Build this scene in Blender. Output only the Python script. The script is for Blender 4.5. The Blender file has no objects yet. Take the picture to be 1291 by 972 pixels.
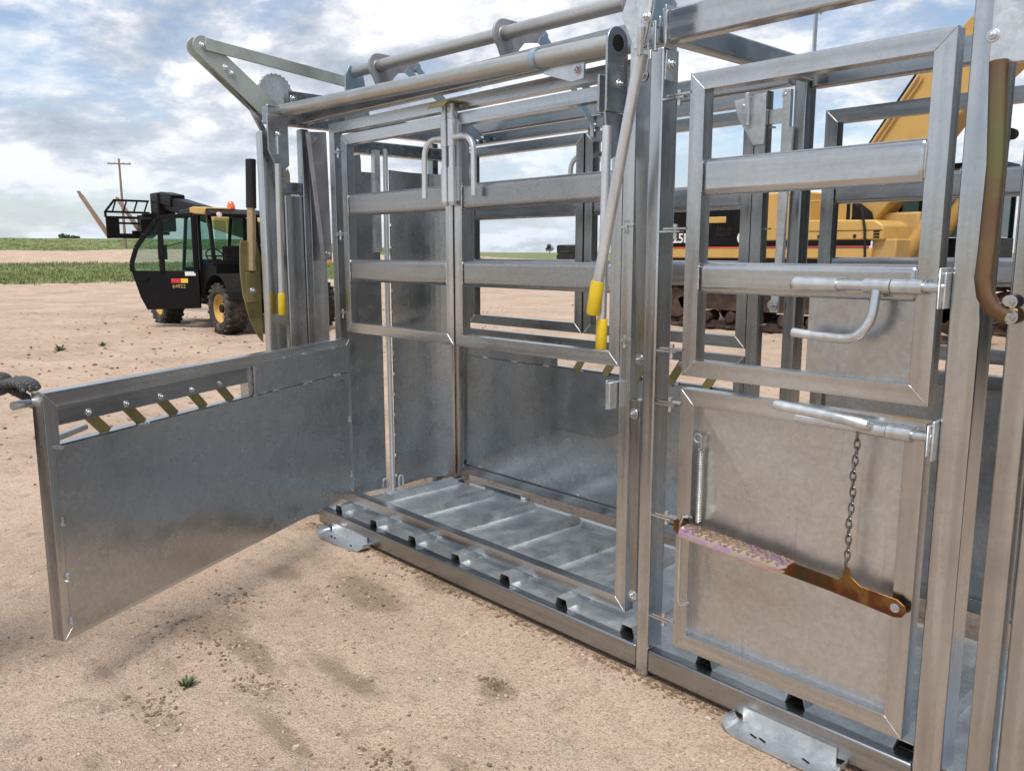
import bpy, bmesh, math, random
from mathutils import Vector, Matrix, noise
random.seed(7)
R = math.radians
scene = bpy.context.scene
col = scene.collection

# ------------------------------------------------------------------ helpers
def tag(o, label=None, cat=None, group=None, kind=None):
    if label: o['label'] = label
    if cat: o['category'] = cat
    if group: o['group'] = group
    if kind: o['kind'] = kind
    return o

def empty(name, loc, rz=0.0):
    o = bpy.data.objects.new(name, None)
    o.empty_display_size = 0.2
    o.location = loc
    o.rotation_euler = (0, 0, rz)
    col.objects.link(o)
    return o

class MB:
    """collects shapes, builds ONE mesh object"""
    def __init__(s):
        s.v = []; s.f = []; s.m = []
    def add(s, vs, fs, mi=0):
        b = len(s.v)
        s.v += [tuple(p) for p in vs]
        for f in fs:
            s.f.append(tuple(b + i for i in f)); s.m.append(mi)
    def box(s, x0, x1, y0, y1, z0, z1, mi=0):
        vs = [(x, y, z) for x in (x0, x1) for y in (y0, y1) for z in (z0, z1)]
        s.add(vs, [(0, 1, 3, 2), (4, 6, 7, 5), (0, 4, 5, 1), (2, 3, 7, 6), (0, 2, 6, 4), (1, 5, 7, 3)], mi)
        return s
    def bar(s, p, q, w, h, up=(0, 0, 1), mi=0):
        """box beam from p to q, h along up, w sideways"""
        p = Vector(p); q = Vector(q); d = (q - p).normalized()
        u = Vector(up); sd = d.cross(u).normalized(); u = sd.cross(d).normalized()
        vs = []
        for c in (p, q):
            for a, b in ((-1, -1), (1, -1), (1, 1), (-1, 1)):
                vs.append(c + sd * (a * w / 2) + u * (b * h / 2))
        s.add(vs, [(3, 2, 1, 0), (4, 5, 6, 7), (0, 1, 5, 4), (1, 2, 6, 5), (2, 3, 7, 6), (3, 0, 4, 7)], mi)
        return s
    def tube(s, pts, r, seg=14, mi=0, caps=True, hollow=False):
        pts = [Vector(p) for p in pts]
        n = len(pts)
        rs = r if isinstance(r, (list, tuple)) else [r] * n
        t0 = (pts[1] - pts[0]).normalized()
        a = Vector((0, 0, 1)) if abs(t0.z) < .9 else Vector((1, 0, 0))
        u = t0.cross(a).normalized()
        vs = []
        for i in range(n):
            if i == 0: t = pts[1] - pts[0]
            elif i == n - 1: t = pts[-1] - pts[-2]
            else: t = (pts[i + 1] - pts[i]).normalized() + (pts[i] - pts[i - 1]).normalized()
            t.normalize()
            u = (u - t * u.dot(t)).normalized()
            w = t.cross(u)
            for k in range(seg):
                an = 2 * math.pi * k / seg
                vs.append(pts[i] + (u * math.cos(an) + w * math.sin(an)) * rs[i])
        fs = []
        for i in range(n - 1):
            for k in range(seg):
                k2 = (k + 1) % seg
                fs.append((i * seg + k, i * seg + k2, (i + 1) * seg + k2, (i + 1) * seg + k))
        if caps:
            fs.append(tuple(range(seg))[::-1]); fs.append(tuple((n - 1) * seg + k for k in range(seg)))
        s.add(vs, fs, mi)
        return s
    def prism(s, poly, org, U, V, th, mi=0):
        """polygon (u,v) in plane org+U,V; thickness th along U x V"""
        org = Vector(org); U = Vector(U).normalized(); V = Vector(V).normalized(); N = U.cross(V)
        n = len(poly)
        vs = [org + U * a + V * b for a, b in poly] + [org + U * a + V * b + N * th for a, b in poly]
        fs = [tuple(range(n))[::-1], tuple(range(n, 2 * n))]
        for i in range(n):
            j = (i + 1) % n
            fs.append((i, j, n + j, n + i))
        s.add(vs, fs, mi)
        return s
    def bolt(s, p, axis, r=.012, h=.01, mi=0):
        p = Vector(p); a = Vector(axis).normalized()
        s.tube([p, p + a * .003], r * 1.5, 16, mi)
        s.tube([p + a * .003, p + a * (.003 + h)], r, 6, mi)
        s.tube([p + a * (.003 + h), p + a * (.009 + h)], r * .5, 10, mi)
        return s
    def mitre(s, x0, x1, z0, z1, t, y0, y1, weld=None):
        """mitred rectangular frame in the xz plane"""
        P = [(x0, z0), (x1, z0), (x1, z1), (x0, z1)]
        Q = [(x0 + t, z0 + t), (x1 - t, z0 + t), (x1 - t, z1 - t), (x0 + t, z1 - t)]
        g = .0006
        for i in range(4):
            j = (i + 1) % 4
            poly = [P[i], P[j], Q[j], Q[i]]
            if weld is not None:
                cx = sum(p[0] for p in poly) / 4; cz = sum(p[1] for p in poly) / 4
            vs = [(a, y0, b) for a, b in poly] + [(a, y1, b) for a, b in poly]
            s.add(vs, [(0, 1, 2, 3), (7, 6, 5, 4), (4, 5, 1, 0), (5, 6, 2, 1), (6, 7, 3, 2), (7, 4, 0, 3)],
                  0 if i % 2 == 0 else 1)
        if weld is not None:
            for i in range(4):
                for yy in (y0 - .0005, y1 + .0005):
                    a = P[i]; b = Q[i]
                    n = 6; pts = []
                    for k in range(n + 1):
                        f = .08 + .9 * k / n
                        pts.append((a[0] + (b[0] - a[0]) * f, yy, a[1] + (b[1] - a[1]) * f))
                    s.tube(pts, [.0014 + .0009 * random.random() for _ in pts], 6, weld)
        return s
    def ring(s, c, axis, R_, r, seg=20, ts=8, mi=0):
        c = Vector(c); a = Vector(axis).normalized()
        b = Vector((0, 0, 1)) if abs(a.z) < .9 else Vector((1, 0, 0))
        u = a.cross(b).normalized(); w = a.cross(u)
        vs = []; fs = []
        for i in range(seg):
            an = 2 * math.pi * i / seg; d = u * math.cos(an) + w * math.sin(an)
            for k in range(ts):
                bn = 2 * math.pi * k / ts
                vs.append(c + d * (R_ + r * math.cos(bn)) + a * (r * math.sin(bn)))
        for i in range(seg):
            for k in range(ts):
                i2 = (i + 1) % seg; k2 = (k + 1) % ts
                fs.append((i * ts + k, i2 * ts + k, i2 * ts + k2, i * ts + k2))
        s.add(vs, fs, mi)
        return s
    def lathe(s, c, axis, prof, seg=32, mi=0):
        """profile list of (along axis, radius)"""
        c = Vector(c); a = Vector(axis).normalized()
        b = Vector((0, 0, 1)) if abs(a.z) < .9 else Vector((1, 0, 0))
        u = a.cross(b).normalized(); w = a.cross(u)
        vs = []; fs = []
        for (h, r) in prof:
            for i in range(seg):
                an = 2 * math.pi * i / seg
                vs.append(c + a * h + (u * math.cos(an) + w * math.sin(an)) * max(r, .0005))
        for j in range(len(prof) - 1):
            for i in range(seg):
                i2 = (i + 1) % seg
                fs.append((j * seg + i, j * seg + i2, (j + 1) * seg + i2, (j + 1) * seg + i))
        s.add(vs, fs, mi)
        return s
    def build(s, name, mats, parent=None, off=(0, 0, 0), bevel=0, seg=2, smooth=35, loc=(0, 0, 0), rz=0):
        me = bpy.data.meshes.new(name)
        ox, oy, oz = off
        me.from_pydata([(x - ox, y - oy, z - oz) for x, y, z in s.v], [], s.f)
        if not isinstance(mats, (list, tuple)): mats = [mats]
        for m in mats: me.materials.append(m)
        nm = len(mats)
        me.polygons.foreach_set('material_index', [min(i, nm - 1) for i in s.m])
        bm = bmesh.new(); bm.from_mesh(me)
        bmesh.ops.recalc_face_normals(bm, faces=bm.faces)
        bm.to_mesh(me); bm.free()
        me.polygons.foreach_set('use_smooth', [True] * len(me.polygons))
        me.set_sharp_from_angle(angle=R(smooth))
        o = bpy.data.objects.new(name, me)
        col.objects.link(o)
        if parent: o.parent = parent
        o.location = loc; o.rotation_euler = (0, 0, rz)
        if bevel:
            md = o.modifiers.new('Bevel', 'BEVEL')
            md.width = bevel; md.segments = seg; md.limit_method = 'ANGLE'; md.angle_limit = R(38)
            md.harden_normals = False
        return o

# ------------------------------------------------------------------ materials
def new_mat(name):
    m = bpy.data.materials.new(name); m.use_nodes = True
    nt = m.node_tree
    return m, nt, nt.nodes, nt.links, nt.nodes['Principled BSDF']

def ramp(N, L, src, stops):
    r = N.new('ShaderNodeValToRGB')
    els = r.color_ramp.elements
    while len(els) < len(stops): els.new(.5)
    for e, (p, c) in zip(els, stops):
        e.position = p; e.color = (*c, 1) if len(c) == 3 else c
    L.new(src, r.inputs[0])
    return r

def noise_n(N, L, vec, scale, detail=5, rough=.55, dist=0):
    n = N.new('ShaderNodeTexNoise')
    n.inputs['Scale'].default_value = scale; n.inputs['Detail'].default_value = detail
    n.inputs['Roughness'].default_value = rough; n.inputs['Distortion'].default_value = dist
    L.new(vec, n.inputs['Vector'])
    return n

def mapped(N, L, scale=(1, 1, 1), rot=(0, 0, 0), out='Object'):
    tc = N.new('ShaderNodeTexCoord'); mp = N.new('ShaderNodeMapping')
    mp.inputs['Scale'].default_value = scale; mp.inputs['Rotation'].default_value = rot
    L.new(tc.outputs[out], mp.inputs['Vector'])
    return mp.outputs[0]

def mixc(N, L, a, b, fac, mode='MIX'):
    m = N.new('ShaderNodeMix'); m.data_type = 'RGBA'; m.blend_type = mode
    for sck, v in ((m.inputs[6], a), (m.inputs[7], b)):
        if isinstance(v, tuple): sck.default_value = (*v, 1)
        else: L.new(v, sck)
    if isinstance(fac, (int, float)): m.inputs[0].default_value = fac
    else: L.new(fac, m.inputs[0])
    return m.outputs[2]

def steel(name, base, rough, streak=None, patch=1.6, metallic=1.0, var=.22, fine=True, dirt=.0, bump=.07, pd=.70, spangle=0, speck=0):
    m, nt, N, L, P = new_mat(name)
    sc = {'x': (1.2, 30, 30), 'z': (30, 30, 1.2), None: (9, 9, 9)}[streak]
    n1 = noise_n(N, L, mapped(N, L, sc), 1.1, 4, .5)
    n2 = noise_n(N, L, mapped(N, L), patch, 5, .6, .6)
    n3 = noise_n(N, L, mapped(N, L), 55, 3, .7)
    lo = tuple(c * (1 - var) for c in base); hi = tuple(min(1, c * (1 + var)) for c in base)
    c1 = ramp(N, L, n1.outputs[0], [(.3, lo), (.7, hi)]).outputs[0]
    c2 = ramp(N, L, n2.outputs[0], [(.32, (pd, pd, pd)), (.52, (1, 1, 1)), (.7, (1.0, 1.0, 1.0))]).outputs[0]
    c = mixc(N, L, c1, c2, .8, 'MULTIPLY')
    c3 = ramp(N, L, n3.outputs[0], [(.3, (.8, .8, .8)), (.55, (1, 1, 1))]).outputs[0]
    c = mixc(N, L, c, c3, .4, 'MULTIPLY')
    if spangle:
        vo = N.new('ShaderNodeTexVoronoi'); vo.inputs['Scale'].default_value = 75; L.new(mapped(N, L, (1, 1, 1)), vo.inputs['Vector'])
        sb = N.new('ShaderNodeSeparateColor'); L.new(vo.outputs['Color'], sb.inputs[0])
        c = mixc(N, L, c, ramp(N, L, sb.outputs[0], [(.1, (1 - spangle,) * 3), (.9, (1, 1, 1))]).outputs[0], 1.0, 'MULTIPLY')
        ns = noise_n(N, L, mapped(N, L, (60, 60, 1.5), (0, R(38), R(20))), 1.0, 3, .6)
        c = mixc(N, L, c, ramp(N, L, ns.outputs[0], [(.27, (.72, .72, .72)), (.36, (1, 1, 1))]).outputs[0], .6, 'MULTIPLY')
    if speck:
        nk = noise_n(N, L, mapped(N, L, (1, 2.2, 2.2)), 150, 4, .8)
        c = mixc(N, L, c, ramp(N, L, nk.outputs[0], [(.36, (.35, .35, .35)), (.58, (1.0, 1.0, 1.0))]).outputs[0], speck, 'MULTIPLY')
    if dirt:
        n4 = noise_n(N, L, mapped(N, L), 3.1, 8, .7, 1.0)
        f = ramp(N, L, n4.outputs[0], [(.5, (0, 0, 0)), (.68, (dirt, dirt, dirt))]).outputs[0]
        c = mixc(N, L, c, (.20, .165, .13), f)
    L.new(c, P.inputs['Base Color'])
    P.inputs['Metallic'].default_value = metallic
    mr = N.new('ShaderNodeMapRange')
    ad = N.new('ShaderNodeMath'); ad.operation = 'ADD'
    L.new(n1.outputs[0], ad.inputs[0]); L.new(n2.outputs[0], ad.inputs[1])
    L.new(ad.outputs[0], mr.inputs[0])
    mr.inputs[1].default_value = .6; mr.inputs[2].default_value = 1.4
    mr.inputs[3].default_value = max(.05, rough - .13); mr.inputs[4].default_value = rough + .16
    L.new(mr.outputs[0], P.inputs['Roughness'])
    b = N.new('ShaderNodeBump'); b.inputs['Strength'].default_value = bump; b.inputs['Distance'].default_value = .004
    ad2 = N.new('ShaderNodeMath'); ad2.operation = 'ADD'
    L.new(n1.outputs[0], ad2.inputs[0]); L.new(n3.outputs[0], ad2.inputs[1])
    L.new(ad2.outputs[0], b.inputs['Height']); L.new(b.outputs[0], P.inputs['Normal'])
    return m

def paint(name, c, rough=.45, spec=.5, metallic=0, var=.12, dirt=(.28, .22, .16), dirtf=.35, bump=.05, coat=0):
    m, nt, N, L, P = new_mat(name)
    n1 = noise_n(N, L, mapped(N, L), 3, 7, .65, .4)
    n2 = noise_n(N, L, mapped(N, L), 25, 4, .6)
    lo = tuple(x * (1 - var) for x in c); hi = tuple(min(1, x * (1 + var)) for x in c)
    cc = ramp(N, L, n1.outputs[0], [(.35, lo), (.65, hi)]).outputs[0]
    f = ramp(N, L, n1.outputs[0], [(.48, (0, 0, 0)), (.72, (dirtf, dirtf, dirtf))]).outputs[0]
    cc = mixc(N, L, cc, dirt, f)
    L.new(cc, P.inputs['Base Color'])
    P.inputs['Metallic'].default_value = metallic
    r = ramp(N, L, n2.outputs[0], [(.3, (rough - .08,) * 3), (.7, (rough + .12,) * 3)])
    L.new(r.outputs[0], P.inputs['Roughness'])
    P.inputs['Coat Weight'].default_value = coat
    P.inputs['Specular IOR Level'].default_value = spec
    b = N.new('ShaderNodeBump'); b.inputs['Strength'].default_value = bump; b.inputs['Distance'].default_value = .01
    L.new(n2.outputs[0], b.inputs['Height']); L.new(b.outputs[0], P.inputs['Normal'])
    return m

M = {}
M['tx'] = steel('tube_steel_horizontal', (.55, .57, .585), .24, 'x', var=.17, pd=.76)
M['tz'] = steel('tube_steel_vertical', (.55, .57, .585), .24, 'z', var=.17, pd=.76)
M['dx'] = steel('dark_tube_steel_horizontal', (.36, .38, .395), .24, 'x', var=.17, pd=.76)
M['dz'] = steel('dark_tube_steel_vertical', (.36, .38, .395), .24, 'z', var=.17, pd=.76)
M['bar'] = steel('mill_scale_tube', (.46, .475, .48), .28, 'x', var=.10, pd=.80, metallic=.97, speck=.75)
M['sheet'] = steel('sheet_steel', (.48, .51, .535), .26, None, patch=.4, var=.03, bump=.006, pd=.97, metallic=.96, spangle=.12)
M['sheetw'] = steel('sheet_steel_warm', (.60, .605, .605), .32, None, patch=.6, var=.04, bump=.012, pd=.95, metallic=.9, spangle=.10)
M['galv'] = steel('galvanised_plate', (.72, .755, .765), .34, None, patch=5, var=.10, bump=.04, pd=.88, dirt=.12, metallic=.9, spangle=.14)
M['camp'] = steel('dull_grey_plate', (.40, .40, .43), .5, None, metallic=.6)
M['pipe'] = steel('galvanised_pipe', (.50, .51, .50), .40, 'x', var=.15, metallic=.9, dirt=.08)
M['hpipe'] = steel('galvanised_handle_pipe', (.66, .69, .71), .36, 'z', var=.12, metallic=.85)
M['zbeam'] = steel('dull_galvanised_beam', (.42, .46, .48), .34, None)
M['zincblue'] = steel('blue_zinc_plate', (.40, .53, .62), .38, None, var=.12, metallic=.85)
M['armp'] = steel('sage_grey_zinc_plate', (.42, .46, .42), .5, None, var=.08, metallic=.6)
M['weld'] = steel('weld_bead', (.58, .58, .58), .36, None, var=.2)
M['bolt'] = steel('bright_zinc_bolt', (.66, .68, .70), .25, None, var=.15)
M['chain'] = steel('dark_chain_steel', (.26, .255, .25), .35, None, var=.2)
M['olive'] = steel('olive_zinc_plate', (.30, .26, .12), .42, None, var=.2, metallic=.75)
M['tanz'] = steel('tan_zinc_pipe', (.50, .38, .22), .4, 'z', var=.12, metallic=.75)
M['yellow'] = paint('yellow_vinyl_grip', (.68, .48, .012), .45, dirt=(.22, .16, .04), dirtf=.9, var=.2)
M['blackgrip'] = paint('black_rubber', (.016, .016, .017), .6, spec=.3, dirtf=.08)
M['black'] = paint('black_machine_paint', (.005, .005, .0055), .40, spec=.18, dirtf=.015)
M['blackdull'] = paint('dull_black', (.008, .0075, .007), .7, spec=.2, dirtf=.06)
M['catyel'] = paint('machine_yellow_paint', (.54, .335, .095), .45, dirt=(.30, .20, .09), dirtf=.35)
M['catyel2'] = paint('machine_yellow_dusty', (.48, .31, .11), .55, dirt=(.32, .23, .13), dirtf=.6)
M['tire'] = paint('dusty_tyre_rubber', (.032, .028, .025), .85, dirt=(.22, .16, .11), dirtf=.75, bump=.4)
M['tirec'] = paint('clean_tyre_rubber', (.014, .014, .014), .8, dirtf=.1, bump=.2)
M['track'] = paint('rusty_track_steel', (.045, .026, .018), .8, dirt=(.20, .13, .085), dirtf=.55, bump=.5)
M['wood'] = paint('weathered_pole_wood', (.20, .15, .115), .9, dirtf=.2)
M['fork'] = paint('worn_fork_steel', (.24, .155, .10), .6, dirt=(.35, .27, .2), dirtf=.6)
M['red'] = paint('red_decal', (.55, .03, .03), .5, dirtf=.1)
M['decaly'] = paint('yellow_decal', (.75, .5, .05), .5, dirtf=.1)
M['white'] = paint('white_decal', (.75, .74, .70), .5, dirtf=.1)
M['goldtext'] = paint('gold_number_decal', (.45, .33, .12), .5, dirtf=.1)
M['blue'] = paint('blue_cloth', (.02, .07, .28), .8, dirtf=.1)

def glass(name, tint, alpha=.35):
    m, nt, N, L, P = new_mat(name)
    P.inputs['Base Color'].default_value = (*tint, 1); P.inputs['Roughness'].default_value = .05
    tr = N.new('ShaderNodeBsdfTransparent'); tr.inputs[0].default_value = (.80, .92, .89, 1)
    mx = N.new('ShaderNodeMixShader'); mx.inputs[0].default_value = alpha
    L.new(tr.outputs[0], mx.inputs[1]); L.new(P.outputs[0], mx.inputs[2])
    L.new(mx.outputs[0], N['Material Output'].inputs[0])
    return m
M['glass'] = glass('tinted_cab_glass', (.02, .05, .045), .16)
M['glassd'] = glass('dark_cab_glass', (.01, .05, .035), .75)
def beacon_mat():
    m, nt, N, L, P = new_mat('orange_beacon_lens')
    P.inputs['Base Color'].default_value = (.85, .13, .01, 1); P.inputs['Roughness'].default_value = .15
    P.inputs['Coat Weight'].default_value = .6
    n = noise_n(N, L, mapped(N, L, (40, 40, 90)), 1.0, 2)
    b = N.new('ShaderNodeBump'); b.inputs['Strength'].default_value = .4; L.new(n.outputs[0], b.inputs['Height'])
    L.new(b.outputs[0], P.inputs['Normal'])
    return m
M['beacon'] = beacon_mat()

def irid(name, stops, rough=.3, scale=7, stretch=(1, 1, 1)):
    m, nt, N, L, P = new_mat(name)
    n = noise_n(N, L, mapped(N, L, stretch), scale, 4, .55, 1.0)
    c = ramp(N, L, n.outputs[0], stops)
    L.new(c.outputs[0], P.inputs['Base Color'])
    P.inputs['Metallic'].default_value = .9; P.inputs['Roughness'].default_value = rough
    return m
M['pedal'] = irid('yellow_zinc_pedal', [(.30, (.045, .06, .03)), (.42, (.13, .05, .025)), (.52, (.25, .14, .05)), (.60, (.15, .065, .03)), (.70, (.09, .03, .03)), (.8, (.05, .07, .035))], .34, 5)
M['tread'] = irid('rainbow_zinc_tread', [(.3, (.50, .24, .42)), (.42, (.58, .45, .25)), (.52, (.55, .44, .38)), (.62, (.52, .30, .42)), (.75, (.40, .46, .50))], .28, 16, (1, 3, 3))
M['irpipe'] = irid('rainbow_zinc_pipe', [(.25, (.10, .15, .07)), (.42, (.20, .17, .08)), (.55, (.19, .11, .075)), (.7, (.23, .16, .09)), (.85, (.10, .15, .11))], .35, 2.2, (1, 1, 1.5))

# ------------------------------------------------------------------ camera
F = 1050.0; CAM = Vector((1.752, -2.224, 1.5))
cam = bpy.data.cameras.new('camera'); co = bpy.data.objects.new('camera', cam); col.objects.link(co)
cam.sensor_width = 36; cam.lens = 36 * F / 1291.0
cam.clip_start = .05; cam.clip_end = 5000
co.location = CAM
co.rotation_euler = (R(90) - math.atan(168 / F), 0, R(47.2))
scene.camera = co

# ------------------------------------------------------------------ light and sky
SUN_EL = 61.0; SUN_AZ = (0.54, -0.84)       # horizontal direction towards the sun
sd = Vector((SUN_AZ[0], SUN_AZ[1], 0)).normalized() * math.cos(R(SUN_EL)) + Vector((0, 0, math.sin(R(SUN_EL))))
sl = bpy.data.lights.new('sun', 'SUN'); so = bpy.data.objects.new('sun', sl); col.objects.link(so)
sl.energy = 2.3; sl.angle = R(22); sl.color = (1, .955, .88)
so.rotation_euler = sd.to_track_quat('Z', 'Y').to_euler()
so.location = (3, -6, 9)

w = bpy.data.worlds.new('World'); scene.world = w; w.use_nodes = True
nt = w.node_tree; N = nt.nodes; L = nt.links
bg = N['Background']
sky = N.new('ShaderNodeTexSky'); sky.sky_type = 'NISHITA'; sky.sun_disc = False
sky.sun_elevation = R(SUN_EL); sky.sun_rotation = math.atan2(sd.x, sd.y)
sky.dust_density = 1.2; sky.air_density = 1.0; sky.ozone_density = 1.5
L.new(sky.outputs[0], bg.inputs[0]); bg.inputs[1].default_value = .11
tc = N.new('ShaderNodeTexCoord')
sep = N.new('ShaderNodeSeparateXYZ'); L.new(tc.outputs['Generated'], sep.inputs[0])
zz = N.new('ShaderNodeMath'); zz.operation = 'MAXIMUM'; zz.inputs[1].default_value = 0.0; L.new(sep.outputs[2], zz.inputs[0])
za = N.new('ShaderNodeMath'); za.operation = 'ADD'; za.inputs[1].default_value = .30; L.new(zz.outputs[0], za.inputs[0])
dv = N.new('ShaderNodeVectorMath'); dv.operation = 'DIVIDE'; L.new(tc.outputs['Generated'], dv.inputs[0])
cmb = N.new('ShaderNodeCombineXYZ')
for i in range(3): L.new(za.outputs[0], cmb.inputs[i])
L.new(cmb.outputs[0], dv.inputs[1])
mp = N.new('ShaderNodeMapping'); mp.inputs['Location'].default_value = (3.4, 1.3, 0); mp.inputs['Scale'].default_value = (1, 1, .9)
L.new(dv.outputs[0], mp.inputs[0])
nA = noise_n(N, L, mp.outputs[0], 1.25, 10, .58, .15)
nB = noise_n(N, L, mp.outputs[0], 2.7, 9, .62, .1)
mixn = N.new('ShaderNodeMath'); mixn.operation = 'MULTIPLY_ADD'; mixn.inputs[1].default_value = .45
L.new(nB.outputs[0], mixn.inputs[0]); L.new(nA.outputs[0], mixn.inputs[2])
mask = ramp(N, L, mixn.outputs[0], [(.62, (.12,) * 3), (.69, (.55,) * 3), (.745, (1, 1, 1))])
ccol = ramp(N, L, nB.outputs[0], [(.36, (.36, .41, .50)), (.47, (.58, .62, .70)), (.56, (.95, .95, .97))])
# pale air close to the horizon
hz = N.new('ShaderNodeMapRange'); hz.inputs[1].default_value = 0.0; hz.inputs[2].default_value = .16
hz.inputs[3].default_value = .72; hz.inputs[4].default_value = 0.0
L.new(zz.outputs[0], hz.inputs[0])
cc = mixc(N, L, ccol.outputs[0], (.62, .70, .80), hz.outputs[0])
mm = N.new('ShaderNodeMath'); mm.operation = 'MAXIMUM'; L.new(mask.outputs[0], mm.inputs[0]); L.new(hz.outputs[0], mm.inputs[1])
bg2 = N.new('ShaderNodeBackground'); L.new(cc, bg2.inputs[0]); bg2.inputs[1].default_value = .80
ms = N.new('ShaderNodeMixShader'); L.new(mm.outputs[0], ms.inputs[0]); L.new(bg.outputs[0], ms.inputs[1]); L.new(bg2.outputs[0], ms.inputs[2])
L.new(ms.outputs[0], N['World Output'].inputs[0])

scene.view_settings.view_transform = 'Standard'; scene.view_settings.look = 'None'
scene.view_settings.gamma = 1; scene.view_settings.exposure = 0.53; scene.view_settings.use_curve_mapping = False
scene.render.resolution_x = 1024; scene.render.resolution_y = 770

# ------------------------------------------------------------------ ground
def ss(a, b, x):
    t = max(0, min(1, (x - a) / (b - a))); return t * t * (3 - 2 * t)
FW = Vector((-math.cos(R(42.8)), math.sin(R(42.8))))
def azd(x, y):
    dx, dy = x - CAM.x, y - CAM.y
    d = math.hypot(dx, dy)
    f = dx * FW.x + dy * FW.y; r = dx * FW.y - dy * FW.x
    return d, math.degrees(math.atan2(r, f))
def bank(x, y):
    d, az = azd(x, y)
    lf = 1 - ss(-18, 4, az) if az < 90 else 1
    h = .55 * ss(60, 100, d) + 1.15 * ss(98, 125, d) + 2.1 * ss(122, 160, d)
    return h * lf + .6 * (1 - lf) * ss(150, 320, d)
def gh(x, y):
    d = math.hypot(x - CAM.x, y - CAM.y)
    z = bank(x, y)
    n = noise.noise((x * .9, y * .9, 0)) * .016 + noise.noise((x * 3.1, y * 3.1, 4)) * .010 + noise.noise((x * 9, y * 9, 8)) * .008
    k = 1 + 1.8 * ss(5, 15, d)
    n = n * k + (noise.noise((x * .35, y * .35, 3)) * .05) * ss(5, 12, d)
    if d < 8: n += noise.noise((x * 22, y * 22, 2)) * .0052
    # scuffed hoof and boot marks in front of the chute
    if d < 9:
        for cx, cy, r_, a in scuffs:
            q = ((x - cx) ** 2 + (y - cy) ** 2) / (r_ * r_)
            if q < 4: n += math.exp(-q * 1.2) * (a * (.5 + noise.noise((x * 13, y * 13, 1))) + .017 * noise.noise((x * 19, y * 19, 6)) + .010 * noise.noise((x * 31, y * 31, 7)))
    n *= 1
    inside = (1 - ss(0, .25, max(-2.7 - x, x - 1.6, -.03 - y, y - 1.15, 0)))
    n = n * (1 - .75 * inside) - .014 + .02 * inside
    return z + n
scuffs = [(-1.45, -1.05, .14, .03), (-1.25, -.98, .10, -.03), (-1.55, -.8, .12, .025), (-.95, -1.0, .13, -.028), (-1.1, -.75, .09, .02), (-.35, -.45, .10, .02), (-.2, -.9, .16, -.02),
          (-1.2, -.35, .22, -.015), (-.9, -.6, .12, .018)]
def axis(lo, hi, step, far, g):
    a = [lo + i * step for i in range(int((hi - lo) / step) + 1)]
    s_, x = step, a[-1]
    r = []
    while x < far: s_ *= g; x += s_; r.append(x)
    s_, x = step, a[0]; l = []
    while x > -far: s_ *= g; x -= s_; l.append(x)
    return l[::-1] + a + r
xs = axis(-4.2, 2.6, .03, 900, 1.048); ys = axis(-3.0, 1.6, .03, 900, 1.048)
gv = []; 
for y in ys:
    for x in xs: gv.append((x, y, gh(x, y)))
nx = len(xs); gf = [(j * nx + i, j * nx + i + 1, (j + 1) * nx + i + 1, (j + 1) * nx + i) for j in range(len(ys) - 1) for i in range(nx - 1)]
gm = bpy.data.meshes.new('ground'); gm.from_pydata(gv, [], gf)
gm.polygons.foreach_set('use_smooth', [True] * len(gf))
at_ = gm.color_attributes.new('zone', 'FLOAT_COLOR', 'POINT')
def zone(x, y):
    d, az = azd(x, y)
    wob = noise.noise((x * .08, y * .08, 5)) * 6
    if az > 90 or az < -90:
        return ss(60, 70, d + wob)
    left = 1 - ss(-12, 2, az)
    gl = ss(45, 50, d + wob * .6) * (1 - ss(86, 92, d + wob * .4)) + ss(122, 130, d + wob)
    gr = ss(150, 185, d + wob * 2)
    return max(0, min(1, gl * left + gr * (1 - left)))
damps = [(-1.30, -.28, .34, .13), (-1.12, -.02, .22, .08), (-1.45, -.95, .16, .20), (-1.15, -.92, .30, .07), (-.75, -.75, .30, .06), (-.28, -.42, .10, .08), (-.55, -1.1, .22, .05), (-1.75, -.45, .14, .08), (.1, -.8, .25, .05)]
def dampf(x, y):
    v = 0
    for cx, cy, rx, ry in damps:
        q = ((x - cx) / rx) ** 2 + ((y - cy) / ry) ** 2
        if q < 6: v = max(v, math.exp(-q * .8))
    return v
buf = []
for (x, y, z) in gv:
    g = zone(x, y); buf += [g, dampf(x, y) if abs(x) < 4 and abs(y) < 3 else 0, g, 1]
at_.data.foreach_set('color', buf)
m, nt, N, L, P = new_mat('sandy_gravel_ground')
tcg = mapped(N, L)
n1 = noise_n(N, L, tcg, .55, 8, .62, .3); n2 = noise_n(N, L, tcg, 7, 8, .7); n3 = noise_n(N, L, tcg, 120, 6, .85); n4 = noise_n(N, L, tcg, 1.3, 10, .74, .9)
vor = N.new('ShaderNodeTexVoronoi'); vor.inputs['Scale'].default_value = 130; L.new(tcg, vor.inputs['Vector'])
base = ramp(N, L, n1.outputs[0], [(.30, (.46, .35, .265)), (.48, (.58, .45, .35)), (.66, (.66, .53, .42))]).outputs[0]
base = mixc(N, L, base, ramp(N, L, n2.outputs[0], [(.32, (.62, .60, .58)), (.48, (1, 1, 1)), (.75, (1.0, 1.0, 1.0))]).outputs[0], .75, 'MULTIPLY')
base = mixc(N, L, base, ramp(N, L, n3.outputs[0], [(.37, (.24, .21, .19)), (.49, (1, 1, 1)), (.62, (1, 1, 1)), (.74, (1.0, 1.0, 1.0))]).outputs[0], .9, 'MULTIPLY')
n5 = noise_n(N, L, tcg, 48, 6, .85)
base = mixc(N, L, base, ramp(N, L, n5.outputs[0], [(.33, (.34, .30, .27)), (.45, (.92, .90, .88)), (.60, (1, 1, 1)), (.70, (1.0, 1.0, 1.0))]).outputs[0], .75, 'MULTIPLY')
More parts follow.
